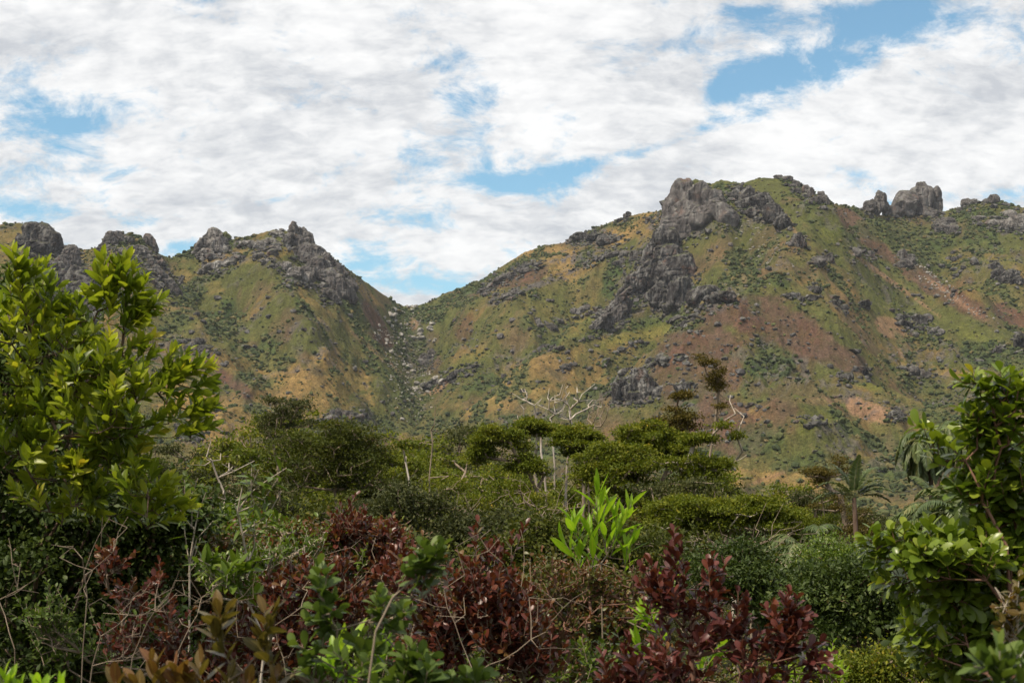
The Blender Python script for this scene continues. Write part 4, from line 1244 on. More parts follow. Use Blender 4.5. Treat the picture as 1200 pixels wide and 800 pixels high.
for n_, (u, v, d, k) in enumerate(BELT):
    if n_ % 4 == 3 and u < 1000: continue
    v = v + (24 if u < 480 else 8)
    wood(u + rng.uniform(-5, 5), v - rng.uniform(0, 26), d * 0.9, k, "bushy grey green tree in the belt of woodland below the hills", "woodland belt below the hills")
for i in range(19):
    u = 150 + i * 50 + rng.uniform(-14, 14)
    wood(u, 602 + rng.uniform(-26, 22) + (16 if u > 900 else 0), rng.uniform(40, 75), rng.randrange(5), "low dense tree in the thicket behind the red shrubs", "thicket behind the red shrubs", sc=rng.uniform(0.5, 0.75))

mid_tree("slender tree with a small feathery crown standing alone in front of the left hill", [(318, 486, 20, 12), (345, 480, 24, 12), (332, 476, 18, 10), (328, 500, 14, 12), (352, 496, 16, 9)],
         [(326, 575), (326, 545), (328, 515)], 95, 70, 55, LM_WOOD2, BK_TAN, leaf=0.19, spread=0.30, rtip=0.016)
mid_tree("broad dark tree right of the slender feathery tree", [(378, 520, 34, 20), (410, 530, 34, 22), (395, 512, 26, 10), (360, 545, 40, 26), (420, 560, 40, 26), (440, 528, 24, 12)],
         [(395, 600), (394, 560)], 85, 230, 80, LM_WOOD, BK_TAN, leaf=0.19, spread=0.34)
mid_tree("wide olive crowned tree between the dark tree and the bleached poles", [(455, 534, 24, 10), (470, 545, 30, 16), (440, 552, 30, 18), (480, 560, 26, 18)],
         [(460, 610), (460, 570)], 100, 150, 75, LM_UMB, BK_TAN, leaf=0.20, spread=0.36)
mid_tree("umbrella tree leaning left with two flat crowns beside the dead trees", [(572, 520, 16, 9), (588, 509, 22, 9), (604, 512, 16, 8), (566, 530, 12, 8), (600, 525, 14, 8), (560, 540, 6, 4), (618, 545, 18, 10)],
         [(640, 600), (628, 575), (610, 552)], 75, 130, 90, LM_UMB, BK_TAN, leaf=0.165, spread=0.26, rtip=0.02)
mid_tree("flat topped umbrella tree in front of the white dead trunks", [(622, 497, 16, 6), (642, 498, 18, 7), (660, 504, 12, 5), (632, 502, 20, 5), (615, 500, 8, 5)],
         [(632, 600), (628, 560), (634, 530)], 78, 90, 95, LM_UMB, BK_PALE, leaf=0.165, spread=0.22, rtip=0.02)
mid_tree("dense umbrella tree right of the white dead trunks", [(672, 506, 14, 6), (690, 512, 16, 8), (682, 520, 18, 9), (664, 516, 12, 6), (700, 522, 10, 7)],
         [(684, 600), (684, 560), (680, 540)], 74, 100, 95, LM_UMB, BK_TAN, leaf=0.165, spread=0.24, rtip=0.02)
mid_tree("rounded bright green tree below the dense umbrella tree", [(712, 532, 24, 12), (735, 540, 26, 14), (700, 550, 24, 14), (722, 556, 34, 18), (750, 560, 18, 14)],
         [(724, 620), (724, 580)], 66, 190, 85, LM_UMB, BK_TAN, leaf=0.165, spread=0.26)
mid_tree("tall tree with dense dark crown and many stems near the centre right", [(745, 505, 18, 9), (765, 500, 20, 9), (778, 512, 20, 12), (752, 520, 24, 14), (735, 515, 10, 8), (790, 520, 16, 12), (770, 530, 30, 14), (800, 535, 18, 12)],
         [(775, 610), (773, 570), (770, 550)], 70, 230, 85, LM_UMB, BK_TAN, leaf=0.165, spread=0.26)
mid_tree("sparse dark tree with stepped tufts left of the tall rusty tree", [(790, 480, 8, 4), (805, 486, 10, 5), (798, 495, 14, 6), (786, 497, 10, 5), (800, 462, 8, 3), (776, 490, 6, 3), (808, 468, 6, 3)],
         [(800, 600), (798, 540), (800, 500)], 72, 60, 70, LM_RUST, BK_BROWN, leaf=0.14, spread=0.2, rtip=0.012, jit=0.6)
mid_tree("tall narrow tree with rusty green tufts rising against the burnt slope", [(822, 421, 5, 3), (834, 424, 7, 4), (838, 440, 7, 6), (844, 455, 7, 6), (840, 465, 8, 7), (843, 480, 7, 6), (848, 487, 5, 4), (835, 448, 5, 4), (850, 463, 5, 3)],
         [(822, 600), (830, 545), (838, 500), (842, 460), (840, 440)], 68, 34, 55, LM_RUST, BK_TAN, leaf=0.13, spread=0.17, rtip=0.012, jit=0.6,
         bare=[(812, 460), (818, 452), (826, 430), (852, 470)])
mid_tree("dark tree crowned with pale bare branches reaching to the right", [(828, 508, 12, 5), (845, 500, 8, 4), (812, 520, 14, 9), (835, 530, 16, 8), (805, 545, 20, 12), (845, 545, 10, 6), (822, 560, 24, 14), (865, 508, 4, 2)],
         [(812, 620), (815, 570), (822, 535)], 60, 150, 70, LM_UMB, BK_PALE, leaf=0.14, spread=0.20, rtip=0.016, expo=0.45,
         bare=[(855, 470), (861, 478), (868, 497), (872, 488), (868, 505), (850, 492), (856, 463), (862, 485), (858, 501), (838, 522), (875, 533), (868, 538), (862, 540), (870, 529)])
mid_tree("low wide umbrella tree with a long flat crown above the fern fronds", [(800, 592, 40, 10), (840, 588, 46, 10), (885, 596, 36, 11), (860, 600, 50, 12), (815, 604, 46, 14), (905, 610, 24, 12), (770, 605, 26, 14)],
         [(860, 680), (862, 645), (858, 620)], 44, 330, 90, LM_UMB, BK_PALE, leaf=0.11, spread=0.19, rtip=0.012)
mid_tree("feathery olive tree with a twisted trunk below the fan palm", [(985, 539, 10, 6), (955, 552, 10, 5), (975, 555, 8, 5), (962, 560, 10, 4), (994, 545, 6, 4), (1000, 605, 16, 10), (985, 590, 10, 8), (1010, 620, 20, 8), (955, 590, 8, 4)],
         [(995, 680), (992, 620), (985, 580), (984, 560)], 45, 120, 65, LM_RUST, BK_TAN, leaf=0.065, spread=0.15, rtip=0.012, bare=[(1015, 598), (975, 575), (968, 566), (1008, 608)])
mid_tree("yellowish open tree left of the twisted olive tree", [(915, 600, 14, 8), (935, 612, 20, 10), (955, 622, 22, 10), (925, 622, 22, 10), (905, 590, 8, 5), (965, 608, 10, 6)],
         [(940, 690), (938, 650)], 46, 140, 75, LM_UMB, BK_PALE, leaf=0.07, spread=0.18, rtip=0.01)

dead_tree("white dead tree forked low with antler like tips at the far left of the group", [(640, 580), (638, 550), (634, 530), (625, 515)], [(612, 468), (618, 460), (611, 475), (614, 492), (626, 475), (627, 490), (610, 503), (607, 505), (634, 500), (617, 478)], 82, group=None, rtip=0.016, expo=0.42)
dead_tree("straight pale dead trunk in the middle of the white dead trees", [(650, 580), (650, 545), (648, 520), (649, 500)], [(644, 470), (647, 466), (656, 462), (643, 480), (652, 485), (649, 475), (660, 468), (645, 490)], 84, rtip=0.016, expo=0.42)
dead_tree("largest white dead tree with arms sweeping up to the right", [(663, 580), (665, 540), (670, 512), (673, 500)], [(664, 462), (666, 475), (680, 459), (678, 470), (690, 478), (700, 470), (705, 468), (697, 474), (675, 485), (668, 480), (660, 470), (682, 462), (657, 490)], 80, rtip=0.016, expo=0.42)
dead_tree("brownish broken dead tree hanging right of the white dead trees", [(690, 580), (688, 540), (686, 510), (690, 495)], [(705, 470), (712, 472), (700, 485), (697, 500), (708, 478), (714, 474), (695, 480), (703, 490), (696, 506)], 81, bark=BK_TAN, rtip=0.016, expo=0.42)
dead_tree("short bleached bare pole standing left in the woodland", [(481, 600), (479, 560)], [(473, 528), (476, 535), (475, 540)], 60, rtip=0.03, expo=0.3, seed_tips=0)
dead_tree("bare brown forked pole right of the short bleached pole", [(504, 600), (503, 560), (506, 530), (508, 515)], [(505, 504), (509, 498), (514, 506), (517, 562)], 58, bark=BK_TAN, rtip=0.016, seed_tips=1)
dead_tree("bleached tangle of bare branches in the woods behind the thin stemmed plant", [(262, 640), (256, 600), (252, 570)], [(248, 540), (255, 560), (240, 545), (262, 575), (235, 590), (268, 552), (280, 585)], 45, bark=BK_PALE, rtip=0.012, seed_tips=3, twig=14, rmax=0.06)

for k, (u, v, w, h, dd, sd_) in enumerate([(585, 640, 60, 40, 34, 1), (505, 620, 50, 40, 30, 2), (690, 630, 40, 30, 32, 3), (880, 650, 60, 30, 30, 4), (640, 600, 50, 26, 50, 5)]):
    SEED[0] = 400 + k
    tips = [(u + random.Random(k * 50 + j).uniform(-w, w), v + random.Random(k * 70 + j).uniform(-h, h * 0.4)) for j in range(34)]
    dead_tree(["twiggy bare shrub below the centre of the wood", "twiggy bare shrub right of the red tipped bush", "twiggy bare shrub behind the lime sapling",
               "spreading bare branches under the low wide umbrella tree", "thin bare stems under the umbrella trees"][k], [(u, v + 70), (u + 2, v + 34)], tips, dd, bark=BK_TAN, rtip=0.004 if dd < 40 else 0.006, seed_tips=2, twig=12, name="bare_shrub", expo=0.42, rmax=0.06)

# ------------------------------------------------------------------ palms
def frond(rs, root, d0, L, droop, nleaf, ll, lw, hang=0.5, fold=0.3):
    """arching rachis with two rows of leaflets"""
    n = 14; pts = [np.asarray(root, float)]; d = unit(d0)
    for i in range(n):
        d = unit(d + [0, 0, -droop * (0.4 + 1.2 * i / n) / n * 2]); pts.append(pts[-1] + d * L / n)
    pts = np.array(pts); t = np.linspace(0.18, 1, nleaf); ip = t * n; i0 = np.minimum(ip.astype(int), n - 1); fr = ip - i0
    p = pts[i0] * (1 - fr)[:, None] + pts[i0 + 1] * fr[:, None]; tan = unit(pts[i0 + 1] - pts[i0])
    side = unit(np.cross(tan, [0, 0, 1.0])); upv = np.cross(side, tan)
    env = np.sin(np.clip(t, 0, 1) * math.pi * 0.86 + 0.25)[:, None]
    out = []
    for s in (-1, 1):
        dl = unit(side * s * 0.9 + tan * 0.55 + upv * fold - np.array([0, 0, hang]) + rs.normal(size=p.shape) * 0.10)
        out.append(leaf_geo(p, dl, upv + side * s * 0.2, ll * env[:, 0] * rs.uniform(0.85, 1.1, len(p)), lw * 1.6, 'small', np.clip(rs.rand() * 0.5 + rs.rand(len(p)) * 0.4, 0, 1)))
    return out, pts

def palm(label, trunk, d, nf, L, droop, ll, lw, elev=(-20, 70), hang=0.5, name="palm", fan=False, mat=None, rtrunk=0.16, lean_fan=0.0, nleaf=46, rach=0.008, dead=0):
    SEED[0] += 1; rs = np.random.RandomState(SEED[0])
    q = P(trunk[0][0], 600, d); b = np.array([q[0], q[1], gz_at(q[0], q[1]) - 0.2])
    T = [b] + [P(t[0], t[1], d) for t in trunk]
    o = thing(name, b, label, "palm")
    A = np.array(T[:-1]) - b; B = np.array(T[1:]) - b
    k = np.arange(len(A)); V, F = tubes(A, B, rtrunk * (1 - 0.08 * k), rtrunk * (1 - 0.08 * (k + 1)), 9)
    make_mesh("trunk", V, [F], BK_BROWN, parent=o)
    top = T[-1]; geo, ra, rb = [], [], []
    for i in range(nf + dead):
        az = i * 2.399 + rs.uniform(-.2, .2)
        e = math.radians(elev[1] + (elev[0] - elev[1]) * (i / max(nf - 1, 1)) + rs.uniform(-8, 8))
        if i >= nf: e = math.radians(-70)
        if fan:
            s = -1 + 2 * i / (nf - 1) if i < nf else 0
            e = math.radians(90 - abs(s) * 62); d0 = np.array([math.sin(s * 1.2 + lean_fan), 0.12 * math.cos(i * 3), math.cos(s * 1.2)])
        else:
            d0 = np.array([math.cos(az) * math.cos(e), math.sin(az) * math.cos(e), math.sin(e)])
        g, pts = frond(rs, top - b, d0, L * rs.uniform(0.85, 1.1), droop * rs.uniform(0.8, 1.2), nleaf, ll, lw, hang)
        geo += g; ra += list(pts[:-1]); rb += list(pts[1:])
    V, F, R, M = merge(geo)
    make_mesh("fronds", V, F, mat or LM_PALM, parent=o, attrs={'rnd': R, 'mid': M})
    V, F = tubes(np.array(ra), np.array(rb), np.full(len(ra), rach), np.full(len(ra), rach * 0.8), 4)
    make_mesh("frond_stalks", V, [F], BK_FROND, parent=o)
    return o

palm("shaggy palm with drooping crown left of the pair near the right bush", [(1092, 590), (1091, 560), (1084, 540), (1083, 518)], 60, 30, 1.7, 2.4, 0.42, 0.05, elev=(-55, 75), hang=0.9, rtrunk=0.11)
palm("shaggy palm with drooping crown right of the pair, half behind leaves", [(1100, 590), (1099, 560), (1099, 535), (1100, 508)], 62, 30, 1.7, 2.4, 0.42, 0.05, elev=(-55, 75), hang=0.9, rtrunk=0.11)
palm("fan shaped palm with stiff upright fronds beside the twisted olive tree", [(1004, 640), (1002, 600), (1001, 583)], 42, 9, 1.15, 0.7, 0.26, 0.035, fan=True, hang=0.25, lean_fan=0.35, rtrunk=0.08)
palm("low palm spreading long arched fronds under the shaggy pair", [(1105, 660), (1104, 630), (1104, 612)], 30, 17, 1.25, 1.1, 0.30, 0.03, elev=(0, 80), hang=0.7, rtrunk=0.08)
palm("grey green palm with ragged fronds hanging beside the low palm", [(1128, 680), (1126, 640), (1124, 600)], 26, 14, 1.15, 1.5, 0.26, 0.028, elev=(-10, 80), hang=0.7, rtrunk=0.07)
palm("fern like fronds spilling below the low wide umbrella tree", [(945, 690), (942, 655), (940, 640)], 32, 18, 1.3, 1.3, 0.26, 0.03, elev=(-25, 60), hang=0.8, rtrunk=0.07)
# ------------------------------------------------------------------ shrubs between the wood and the viewer
def bush(label, lobes, d, n, nl, mat, bark, leaf, spread, name="bush", group=None, kind='small', rtip=0.004, wl=0.5, step=0.3, shell=0.5, base_u=None, droop=0.0):
    SEED[0] += 1; rs = np.random.RandomState(SEED[0])
    T, Ax = sample_lobes(lobes, n, rs, d, shell, clump=10, jit=0.24)
    cu = base_u or np.average([l[0] for l in lobes]); q = P(cu, 600, d); b = np.array([q[0], q[1], gz_at(q[0], q[1]) - 0.05])
    T = T[T[:, 2] > b[2] + 0.1]
    low = T.mean(0) * 0.45 + b * 0.55
    sk = skeleton(b, T, rs, step=step, trunk=[low], pull=0.3)
    o = thing(name, b, label, "bush", group)
    skel_mesh("branches", sk, rtip, 0.42, bark, o, b, 4, 0.08)
    V, F, R, M = cluster_leaves(T, rs, nl, spread, leaf, leaf * wl, kind=kind, droop=droop, squash=0.7)
    make_mesh("foliage", V - b, F, mat, parent=o, attrs={'rnd': R, 'mid': M})
    return o

bush("large dark green bush left of the glossy right hand bush", [(980, 700, 50, 34), (1030, 690, 50, 36), (1000, 740, 60, 36), (940, 690, 36, 24), (1060, 730, 46, 40), (960, 660, 30, 16), (1010, 665, 36, 16)], 16, 420, 60, LM_DARK, BK_BROWN, 0.055, 0.11)
bush("fine leaved green bush behind the large dark green bush", [(1010, 650, 40, 16), (1060, 652, 40, 18), (960, 648, 36, 14), (1040, 670, 50, 16)], 22, 240, 55, LM_GREEN, BK_BROWN, 0.05, 0.12)
bush("dark bush in the gap right of the plum leaved shrub", [(890, 690, 50, 26), (860, 670, 50, 24), (920, 720, 50, 30), (840, 650, 40, 16)], 18, 300, 55, LM_DARK, BK_BROWN, 0.055, 0.12)
bush("yellow green low growth at the bottom right between the bushes", [(960, 790, 50, 18), (1020, 790, 60, 16), (1080, 785, 50, 20), (1050, 800, 60, 20), (900, 800, 60, 20)], 11, 300, 50, LM_UMB, BK_TAN, 0.035, 0.08)
bush("shadowy green bush behind the lime sapling", [(620, 640, 60, 26), (680, 640, 60, 26), (570, 650, 50, 24), (740, 650, 50, 30), (650, 670, 70, 24)], 20, 380, 60, LM_WOOD, BK_TAN, 0.07, 0.14)
bush("grey green twiggy bush above the maroon shrub at centre", [(520, 610, 50, 24), (480, 600, 40, 20), (560, 625, 50, 20), (450, 620, 40, 26)], 26, 260, 50, LM_WOOD2, BK_TAN, 0.08, 0.17)
bush("mixed green thicket left of centre under the broad dark tree", [(330, 640, 60, 24), (270, 630, 50, 26), (390, 620, 60, 24), (220, 620, 40, 30)], 18, 300, 55, LM_WOOD, BK_TAN, 0.06, 0.14)
bush("dark small leaved bush filling the bottom left corner", [(40, 560, 90, 80), (110, 600, 80, 60), (30, 660, 90, 80), (110, 690, 80, 80), (160, 640, 60, 60), (60, 750, 90, 60), (150, 770, 70, 50), (200, 610, 40, 30)], 8.6, 1100, 34, LM_DARK, BK_BROWN, 0.036, 0.055, kind='obov', wl=0.55)
bush("dark small leaved tree top showing behind the bright green leaves at upper left", [(20, 400, 60, 60), (50, 470, 70, 60), (0, 340, 36, 40), (90, 500, 60, 40)], 9.5, 460, 32, LM_DARK, BK_BROWN, 0.045, 0.075, kind='lance', wl=0.4)
bush("dark undergrowth at the bottom centre beneath the maroon leaves", [(450, 780, 90, 50), (560, 790, 90, 50), (680, 790, 90, 50), (350, 790, 90, 50), (780, 800, 80, 50), (260, 790, 70, 50), (860, 790, 60, 40)], 9.5, 800, 30, LM_MIXED, BK_BROWN, 0.03, 0.07, kind='small')
bush("olive and green bush with small leaves between the two maroon shrubs", [(640, 700, 60, 36), (700, 720, 60, 40), (740, 690, 50, 30), (620, 750, 70, 36), (710, 770, 70, 36)], 7.6, 620, 24, LM_MIXED, BK_RED, 0.028, 0.05, kind='obov', wl=0.55)
bush("tangled green and yellow bush behind the bare pale twigs", [(300, 660, 60, 40), (360, 640, 60, 34), (250, 680, 50, 50), (420, 650, 50, 36), (340, 700, 70, 40), (430, 700, 60, 40), (220, 730, 50, 50)], 9.0, 760, 24, LM_MIXED, BK_TAN, 0.034, 0.06, kind='obov', wl=0.5)
bush("fresh green sprawling bush behind the maroon shrubs", [(400, 660, 60, 34), (340, 640, 50, 20), (450, 640, 40, 30), (290, 620, 50, 24), (230, 640, 30, 30)], 9.8, 300, 24, LM_GREEN, BK_TAN, 0.045, 0.08, kind='oval', wl=0.45)

# the leafy tree of the left edge
EX_L = [(133, 306, -.3, 1), (143, 310, .2, 1), (158, 312, .5, 1), (150, 300, .1, 1), (112, 315, -.4, 1), (120, 300, -.2, 1), (160, 330, .8, .7), (175, 345, .9, .4), (190, 350, 1, .3), (108, 338, -.9, .5), (170, 360, .8, .5), (150, 345, .3, 1),
        (135, 330, 0, 1), (178, 368, .8, .1), (180, 395, .8, .5), (170, 405, .5, .8), (205, 410, .7, .8), (220, 412, .6, .9), (235, 420, .8, .6), (248, 428, 1, .3), (240, 436, 1, .1), (215, 430, .5, .8), (195, 425, .3, 1), (205, 445, .9, .1),
        (246, 470, .9, .5), (256, 474, 1, .3), (238, 480, .9, .2), (225, 485, .8, .3), (210, 470, .5, .7), (230, 465, .3, 1), (190, 490, .8, .3), (180, 540, .8, .3), (170, 520, .6, .5), (195, 560, .5, .8), (205, 565, .6, .7), (225, 580, 1, .3),
        (215, 590, 1, .1), (180, 580, .5, .7), (85, 535, -.3, 1), (95, 530, 0, 1), (75, 545, -.6, .8), (105, 540, .3, 1), (120, 560, .5, .5), (60, 480, -.8, .6), (40, 475, -.7, .7), (30, 300, 0, 1), (15, 290, -.1, 1), (45, 310, .2, 1), (60, 325, .4, .8),
        (75, 350, .5, .7), (85, 375, .5, .8), (100, 390, .4, .9), (10, 320, 0, 1), (130, 430, .2, 1), (115, 450, 0, 1), (150, 420, .3, 1), (50, 370, 0, 1), (30, 350, 0, 1), (95, 420, 0, 1), (140, 480, .4, .8), (160, 455, .5, .8), (125, 500, .4, .7),
        (100, 580, .1, -.8), (120, 600, .6, -.5), (75, 420, -.2, 1), (165, 600, .8, 0)]
EX_L2 = [(e[0] + random.Random(i).uniform(-16, 12), e[1] + random.Random(i + 99).uniform(4, 24), e[2] + random.Random(i + 7).uniform(-.4, .4), e[3]) for i, e in enumerate(EX_L)]
shrub("tall broadleaf tree with bright yellow green leaves leaning in from the left edge",
      [(40, 400, 60, 60, 7.2), (100, 440, 60, 50, 7.0), (130, 500, 60, 46, 7.0), (20, 460, 50, 50, 7.2), (150, 460, 50, 40, 6.9), (15, 330, 30, 34, 7.2), (170, 570, 40, 30, 6.9), (60, 330, 26, 26, 7.2), (100, 370, 26, 30), (95, 555, 44, 26), (30, 520, 40, 30), (-30, 420, 40, 90), (60, 560, 60, 40, 7.2), (10, 500, 40, 60, 7.2), (70, 440, 60, 60, 7.3)], 7.0,
      215, (0.100, 0.040), LM_BRIGHT, BK_BROWN, name="broadleaf_tree", cat="tree", extra=EX_L + EX_L2, base=(88, 9.3), nl=11, slen=0.12, kind='lance', spread=(12, 52), shell=0.35, up=0.9,
      trunk=[(88, 700, 9.2), (90, 620, 9.0), (94, 560, 8.3), (96, 490, 7.6), (112, 430, 7.1)], flat=0.35, step=0.12, parts=('trunk', 'foliage'), rtip=0.0019, expo=0.36)
EX_R = [(1122, 446, -1, .2), (1130, 450, -1, -.1), (1140, 437, -.3, 1), (1150, 450, -.6, .4), (1172, 432, -.2, 1), (1185, 436, .1, 1), (1195, 450, .2, .8), (1070, 498, -1, .4), (1082, 500, -.5, 1), (1092, 502, -.2, 1), (1100, 512, 0, .8), (1128, 478, -.6, .8), (1140, 482, -.2, 1),
        (1125, 500, -.9, .3), (1150, 478, .1, 1), (1165, 470, 0, 1), (1160, 500, -.4, .6), (1185, 480, .2, 1), (1110, 520, -.5, .5), (1010, 640, -1, .1), (1015, 628, -.8, .7), (1025, 622, -.4, 1), (1045, 620, -.2, 1), (1060, 618, 0, 1), (1035, 640, -.7, -.3),
        (1075, 620, -.1, 1), (1090, 612, 0, 1), (1100, 620, .1, 1), (1030, 680, -1, .1), (1045, 675, -.8, .2), (1055, 700, -.8, -.3), (1060, 722, -1, .5), (1065, 745, -.8, .6), (1075, 735, -.4, 1), (1085, 750, -.6, -.2), (1115, 560, -.5, .8), (1130, 565, -.2, 1), (1145, 560, 0, 1), (1100, 545, -.9, .2), (1160, 545, 0, 1)]
EX_R2 = [q for q in [(e[0] + random.Random(i).uniform(-4, 16), e[1] + random.Random(i + 99).uniform(2, 18), e[2] + random.Random(i + 7).uniform(-.4, .4), e[3]) for i, e in enumerate(EX_R)] if q[0] > 1135 or q[1] > 590]
shrub("glossy round leaved green bush filling the right edge",
      [(1155, 490, 40, 26, 5.4), (1190, 460, 30, 24, 5.4), (1150, 560, 46, 24, 5.4), (1170, 500, 46, 34, 5.4), (1190, 560, 60, 50, 5.5), (1130, 650, 70, 34, 5.3), (1170, 620, 60, 50, 5.5), (1180, 700, 70, 70, 5.5), (1110, 690, 46, 40, 5.4), (1140, 760, 70, 50, 5.5), (1080, 645, 36, 20, 5.2), (1240, 600, 50, 140, 5.5)], 5.3,
      400, (0.080, 0.040), LM_RIGHT, BK_RED, name="glossy_bush", cat="bush", extra=EX_R + EX_R2, base=(1195, 5.8), nl=9, slen=0.085, kind='obov', spread=(32, 84), shell=0.4, up=0.7,
      trunk=[(1190, 820), (1185, 720), (1180, 640)], flat=0.45, step=0.10, rtip=0.0018, expo=0.27)
bush("deep shadowed inner foliage of a second bush behind the glossy round leaved bush", [(1195, 570, 50, 60), (1170, 690, 70, 80), (1200, 620, 60, 90), (1120, 740, 60, 50), (1180, 780, 60, 40)], 6.8, 420, 22, LM_DARK, BK_BROWN, 0.05, 0.07, kind='obov', wl=0.55)

# maroon shrubs
shrub("maroon leaved shrub at the centre with small dark red leaves", [(560, 680, 60, 40), (520, 720, 60, 50), (590, 730, 60, 50), (620, 760, 50, 40), (510, 770, 60, 40), (470, 660, 40, 30), (570, 640, 26, 16), (600, 690, 40, 30)], 6.0,
      430, (0.050, 0.026), LM_RED, BK_TAN, nl=9, slen=0.13, kind='obov', spread=(15, 60), up=0.9, extra=[(555, 618, 0, 1), (560, 610, .1, 1), (600, 625, 0, 1), (617, 612, .3, 1), (590, 640, .2, 1)], shell=0.3)
shrub("maroon leaved shrub left of centre behind the olive bronze leaves", [(330, 690, 50, 34), (370, 670, 46, 30), (300, 740, 60, 40), (350, 740, 60, 40), (400, 700, 40, 40), (250, 770, 50, 30), (400, 650, 26, 16)], 7.2,
      350, (0.050, 0.026), LM_RED, BK_TAN, nl=9, slen=0.13, kind='obov', spread=(15, 60), up=0.9, shell=0.3)
shrub("reddish tipped bush rising above the green thicket left of the twiggy bush", [(420, 610, 34, 22), (450, 625, 34, 22), (395, 620, 26, 22), (440, 655, 46, 26), (480, 670, 36, 26)], 8.2,
      250, (0.052, 0.028), LM_RED, BK_TAN, nl=8, slen=0.14, kind='obov', spread=(15, 60), up=0.9, shell=0.3, extra=[(400, 588, .1, 1), (418, 578, .5, 1), (395, 600, 0, 1), (460, 600, .1, 1), (465, 612, .2, 1), (385, 595, -.3, 1)])
shrub("small maroon leaved shrub among the bare pale twigs at lower left", [(150, 690, 40, 22), (180, 670, 30, 20), (130, 650, 36, 20), (200, 730, 40, 40), (150, 740, 44, 30), (210, 760, 30, 30)], 6.6,
      120, (0.042, 0.024), LM_RED, BK_TAN, nl=8, slen=0.11, kind='obov', spread=(15, 60), up=0.8, shell=0.3)
shrub("reddish shrub with mixed olive leaves just under the lime sapling", [(660, 680, 46, 22), (700, 672, 40, 20), (740, 670, 40, 24), (650, 720, 50, 30), (640, 660, 20, 12)], 6.6,
      190, (0.030, 0.016), LM_MIXED, BK_RED, nl=9, slen=0.10, kind='obov', spread=(20, 65), up=0.8, shell=0.3)
EX_P = [(790, 620, 0, 1), (786, 640, -.2, 1), (795, 650, .2, 1), (835, 650, -.1, 1), (850, 655, .3, 1), (845, 670, .6, .5), (760, 655, -.4, 1), (752, 665, -.6, .8), (770, 670, -.2, 1), (925, 690, 0, 1), (918, 700, -.4, .8), (935, 700, .3, 1), (945, 715, .6, .6),
        (950, 720, .8, .2), (905, 705, -.2, 1), (865, 690, 0, 1), (875, 700, .2, 1), (842, 700, 0, 1), (940, 740, .6, .5), (965, 750, .8, .4), (975, 765, .9, 0), (870, 730, 0, 1), (890, 740, .3, 1), (800, 700, 0, 1), (820, 690, .2, 1),
        (735, 740, -.2, 1), (730, 755, -.3, 1), (705, 765, -.2, 1), (780, 720, -.1, 1), (795, 760, 0, 1), (810, 770, .2, 1), (920, 770, .4, .6), (950, 790, .5, .3), (885, 780, 0, 1)]
EX_P2 = [(e[0] + random.Random(i).uniform(-10, 10), e[1] + random.Random(i + 99).uniform(6, 24), e[2] + random.Random(i + 7).uniform(-.4, .4), e[3]) for i, e in enumerate(EX_P)]
shrub("plum leaved shrub with larger leaves fanning out right of centre", [(780, 690, 36, 36), (820, 720, 50, 40), (870, 740, 44, 34), (920, 740, 34, 30), (790, 770, 60, 34), (730, 790, 50, 24), (900, 790, 50, 26), (950, 770, 26, 24)], 4.6,
      90, (0.052, 0.025), LM_REDBIG, BK_RED, nl=9, slen=0.10, kind='obov', spread=(18, 60), up=0.9, extra=EX_P + EX_P2, base=(830, 4.7), shell=0.3, trunk=[(815, 830), (810, 770)], step=0.1, rtip=0.0018)

# nearest sprigs
shrub("leafy green sprig with rounded leaves close to the viewer at bottom left of centre", [(420, 760, 50, 30)], 3.2, 6, (0.047, 0.029), LM_SPRIG, BK_TAN, name="sprig", cat="twig", expo=0.25, nl=9, slen=0.07, kind='obov', spread=(20, 65), up=1,
      extra=[(372, 660, 0, 1), (384, 668, .3, 1), (368, 680, -.5, .7), (392, 700, .6, .7), (400, 715, .8, .3), (365, 710, -.6, .6), (360, 725, -.8, .2), (380, 735, 0, 1), (445, 690, 0, 1), (455, 700, .5, .7), (440, 705, -.4, .8), (475, 708, .4, 1), (480, 716, .9, .2),
             (470, 735, .6, .2), (440, 755, .4, .6), (450, 765, .8, 0), (345, 752, -.6, .4), (370, 765, .5, .4), (355, 780, -.4, .6), (375, 790, 0, 1), (400, 780, .3, 1), (425, 790, .2, 1)],
      base=(400, 3.2), trunk=[(405, 850), (405, 790), (395, 756)], step=0.05, rtip=0.0014, shell=0.4)
shrub("green sprig with a raised rounded leaf rosette touching the maroon shrub at centre", [(500, 640, 10, 10)], 3.0, 0, (0.048, 0.027), LM_SPRIG, BK_TAN, name="sprig", cat="twig", expo=0.25, nl=10, slen=0.07, kind='obov', spread=(20, 70), up=1,
      extra=[(495, 640, -.3, .9), (508, 636, .2, 1), (520, 638, .6, .8), (485, 655, -.8, .3), (482, 668, -.9, 0), (500, 662, .2, .6), (515, 655, .6, .3), (475, 672, -.8, .5)],
      base=(420, 3.1), trunk=[(425, 850), (440, 740), (460, 700), (480, 682)], step=0.05, rtip=0.0014)
shrub("cluster of dark green rounded leaves along the bottom edge left of centre", [(500, 780, 40, 24), (540, 800, 40, 16)], 3.1, 8, (0.050, 0.030), LM_SPRIG, BK_TAN, name="sprig", cat="twig", expo=0.25, nl=10, slen=0.07, kind='obov', spread=(20, 70), up=1,
      extra=[(480, 755, 0, 1), (470, 765, -.5, .8), (495, 765, .5, .8), (505, 770, .8, .3), (488, 780, 0, .8), (558, 780, 0, 1), (570, 792, .7, .5), (545, 790, -.4, .9), (525, 795, 0, 1), (510, 790, .2, 1), (460, 790, -.3, 1), (440, 800, 0, 1)],
      base=(510, 3.1), trunk=[(510, 860), (505, 815)], step=0.05, rtip=0.0014)
